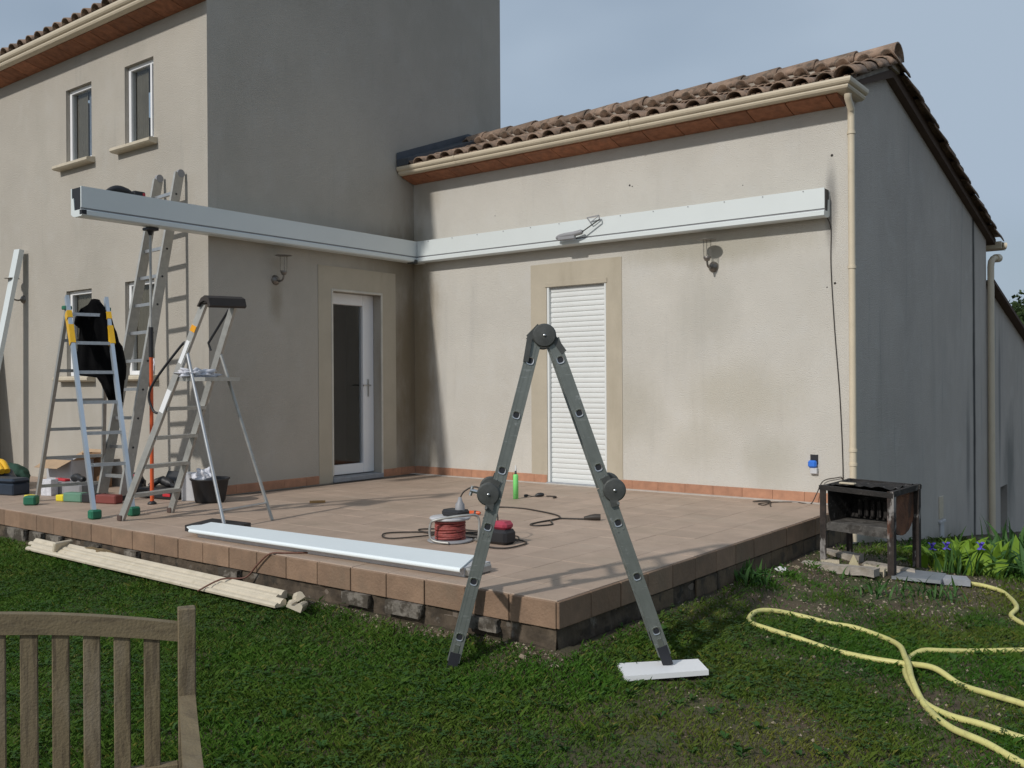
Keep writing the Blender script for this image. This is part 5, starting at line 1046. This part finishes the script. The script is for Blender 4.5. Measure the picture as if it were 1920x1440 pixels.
def blades(n, box, hmin, hmax, wd, seed):
    r_ = np.random.default_rng(seed); X_ = r_.uniform(box[0], box[1], n); Y_ = r_.uniform(box[2], box[3], n)
    keep = in_lawn(X_, Y_); X_ = X_[keep]; Y_ = Y_[keep]; k = r_.random(len(X_)) < dirt(X_, Y_); X_ = X_[k]; Y_ = Y_[k]; n = len(X_)
    Z_ = gh(X_, Y_)+.03*(fbm(X_, Y_, 1.3, 5)-.5)-.004
    tuft = fbm(X_, Y_, 5, 21); dE = -TY-Y_
    Hh = r_.uniform(hmin, hmax, n)*(.55+.9*tuft)*(1+.5*(fbm(X_, Y_, 1.1, 31)-.5)); a = r_.uniform(0, 2*PI, n); ln = Hh*r_.uniform(.2, 1.1, n); b_ = a+r_.uniform(-1.2, 1.2, n)+PI/2; ww = wd*r_.uniform(.6, 1.3, n)
    P0 = np.stack([X_-np.cos(b_)*ww, Y_-np.sin(b_)*ww, Z_], 1); P1 = np.stack([X_+np.cos(b_)*ww, Y_+np.sin(b_)*ww, Z_], 1)
    tx = X_+np.cos(a)*ln; ty = Y_+np.sin(a)*ln; mx_ = X_+np.cos(a)*ln*.35; my_ = Y_+np.sin(a)*ln*.35
    P2 = np.stack([mx_+np.cos(b_)*ww*.75, my_+np.sin(b_)*ww*.75, Z_+Hh*.62], 1); P3_ = np.stack([tx, ty, Z_+Hh*.9], 1)
    V = np.stack([P0, P1, P2, P3_], 1).reshape(-1, 3)
    dry = np.clip(.62*(fbm(X_, Y_, .9, 41)-.45)*2.2*sstep((X_-4.6)/1.4)+.10+.55*(r_.random(n) < .07)+.25*(fbm(X_, Y_, 3, 43)-.5), 0, 1)
    return V, np.repeat(dry, 4)
def clovers(n, box, seed):
    r_ = np.random.default_rng(seed); X_ = r_.uniform(box[0], box[1], n); Y_ = r_.uniform(box[2], box[3], n); k = in_lawn(X_, Y_) & (fbm(X_, Y_, 2.6, 61) > .50) & (r_.random(n) < dirt(X_, Y_)); X_ = X_[k]; Y_ = Y_[k]; n = len(X_)
    Z_ = gh(X_, Y_)+.03*(fbm(X_, Y_, 1.3, 5)-.5)+r_.uniform(.012, .040, n); out_ = []
    a0 = r_.uniform(0, 2*PI, n); s = r_.uniform(.006, .012, n)
    for q in range(3):
        a = a0+q*2.094; c, si = np.cos(a), np.sin(a); tz = r_.uniform(-.4, .5, n)*s
        out_.append(np.stack([np.stack([X_, Y_, Z_], 1), np.stack([X_+(c*.9-si*.7)*s, Y_+(si*.9+c*.7)*s, Z_+tz], 1), np.stack([X_+c*1.7*s, Y_+si*1.7*s, Z_+tz*.6], 1), np.stack([X_+(c*.9+si*.7)*s, Y_+(si*.9-c*.7)*s, Z_+tz], 1)], 1).reshape(-1, 3))
    V = np.concatenate(out_); return V, np.repeat(np.tile(r_.random(n)*.4, 3), 4)
def cloud_mesh(parts, name, m, label):
    V = np.concatenate([p_[0] for p_ in parts]); T = np.concatenate([p_[1] for p_ in parts]).astype(np.float32); nq = len(V)//4
    me_ = bpy.data.meshes.new(name); me_.vertices.add(len(V)); me_.vertices.foreach_set('co', V.astype(np.float32).ravel()); me_.loops.add(nq*4); me_.loops.foreach_set('vertex_index', np.arange(nq*4, dtype=np.int32))
    me_.polygons.add(nq); me_.polygons.foreach_set('loop_start', np.arange(0, nq*4, 4, dtype=np.int32)); me_.polygons.foreach_set('loop_total', np.full(nq, 4, dtype=np.int32)); me_.polygons.foreach_set('use_smooth', np.ones(nq, dtype=bool))
    at = me_.attributes.new('tint', 'FLOAT', 'POINT'); at.data.foreach_set('value', T); me_.update(calc_edges=True); me_.materials.append(m)
    o_ = bpy.data.objects.new(name, me_); COL.objects.link(o_); tag(o_, label, name, kind='stuff'); return o_
cloud_mesh([blades(460000, (-2.5, 7.6, -7.4, -TY), .016, .040, .0016, 1), blades(200000, (TX, 8.2, -TY, -1.0), .015, .040, .0017, 2), blades(30000, (TX, 9, -1.0, 3.5), .03, .06, .003, 3), blades(30000, (7.6, 10, -7.4, -TY), .022, .05, .003, 4), blades(50000, (-6, -2.5, -8, -TY), .025, .05, .004, 5)], 'grass', M_grass, 'short green lawn grass, thinner and drier towards the barbecue')
def rosettes(n, box, seed):
    r_ = np.random.default_rng(seed); X_ = r_.uniform(box[0], box[1], n); Y_ = r_.uniform(box[2], box[3], n); k = in_lawn(X_, Y_) & (fbm(X_, Y_, 1.7, 71) > .47) & (r_.random(n) < dirt(X_, Y_)+.12); X_ = X_[k]; Y_ = Y_[k]; n = len(X_); out_ = []; tt = []
    S_ = r_.uniform(.5, 1.2, n); rim = r_.random(n)*.5
    for q in range(7):
        a = r_.uniform(0, 2*PI, n); L_ = S_*r_.uniform(.020, .045, n); w_ = L_*r_.uniform(.16, .28, n); Z_ = gh(X_, Y_)+.03*(fbm(X_, Y_, 1.3, 5)-.5)+.006; c, si = np.cos(a), np.sin(a); up = L_*r_.uniform(.3, 1.0, n)
        out_.append(np.stack([np.stack([X_, Y_, Z_], 1), np.stack([X_+c*L_*.55-si*w_, Y_+si*L_*.55+c*w_, Z_+up*.7], 1), np.stack([X_+c*L_, Y_+si*L_, Z_+up*.75], 1), np.stack([X_+c*L_*.55+si*w_, Y_+si*L_*.55-c*w_, Z_+up*.7], 1)], 1).reshape(-1, 3)); tt.append(rim)
    return np.concatenate(out_), np.repeat(np.concatenate(tt), 4)
def gravel(n, seed):
    r_ = np.random.default_rng(seed); X_ = np.concatenate([r_.uniform(TX, 7.6, n), r_.uniform(.5, TX+.2, n//3)]); Y_ = np.concatenate([r_.uniform(-4.6, -.2, n), -TY-np.abs(r_.normal(0, .09, n//3))-.02]); k = in_lawn(X_, Y_) & (r_.random(len(X_)) > dirt(X_, Y_)*1.02-.02); X_ = X_[k]; Y_ = Y_[k]; n = len(X_)
    Z_ = gh(X_, Y_)+.03*(fbm(X_, Y_, 1.3, 5)-.5)+.002; s_ = .003+.011*r_.random(n)**3; out_ = []
    a = r_.uniform(0, PI, n); c, si = np.cos(a)*s_, np.sin(a)*s_
    T_ = np.stack([X_, Y_, Z_+s_*.8], 1); q = [np.stack([X_+c, Y_+si, Z_], 1), np.stack([X_-si*.8, Y_+c*.8, Z_+s_*.2], 1), np.stack([X_-c, Y_-si, Z_], 1), np.stack([X_+si*.8, Y_-c*.8, Z_+s_*.1], 1)]
    T2 = T_+np.stack([c*.3, si*.3, 0*c], 1)
    for i in range(4): out_.append(np.stack([q[i], q[(i+1) % 4], T2, T_], 1).reshape(-1, 3))
    return np.concatenate(out_), np.zeros(n*16)
cloud_mesh([gravel(5200, 5)], 'gravel', M_gravel, 'small pale stones and crumbs of mortar on the bare earth')
cloud_mesh([rosettes(5200, (-1, 8.2, -7.4, 0), 91)], 'weeds', M_clover, 'small broad leaved weeds growing through the lawn')
cloud_mesh([blades(9000, (-1, 8.2, -6.6, 0), .030, .065, .0013, 12)], 'tall_grass', M_grass, 'longer stray grass blades standing above the lawn')
cloud_mesh([clovers(42000, (0, 8, -7.4, -1.0), 7)], 'clover', M_clover, 'clover leaves scattered through the lawn')
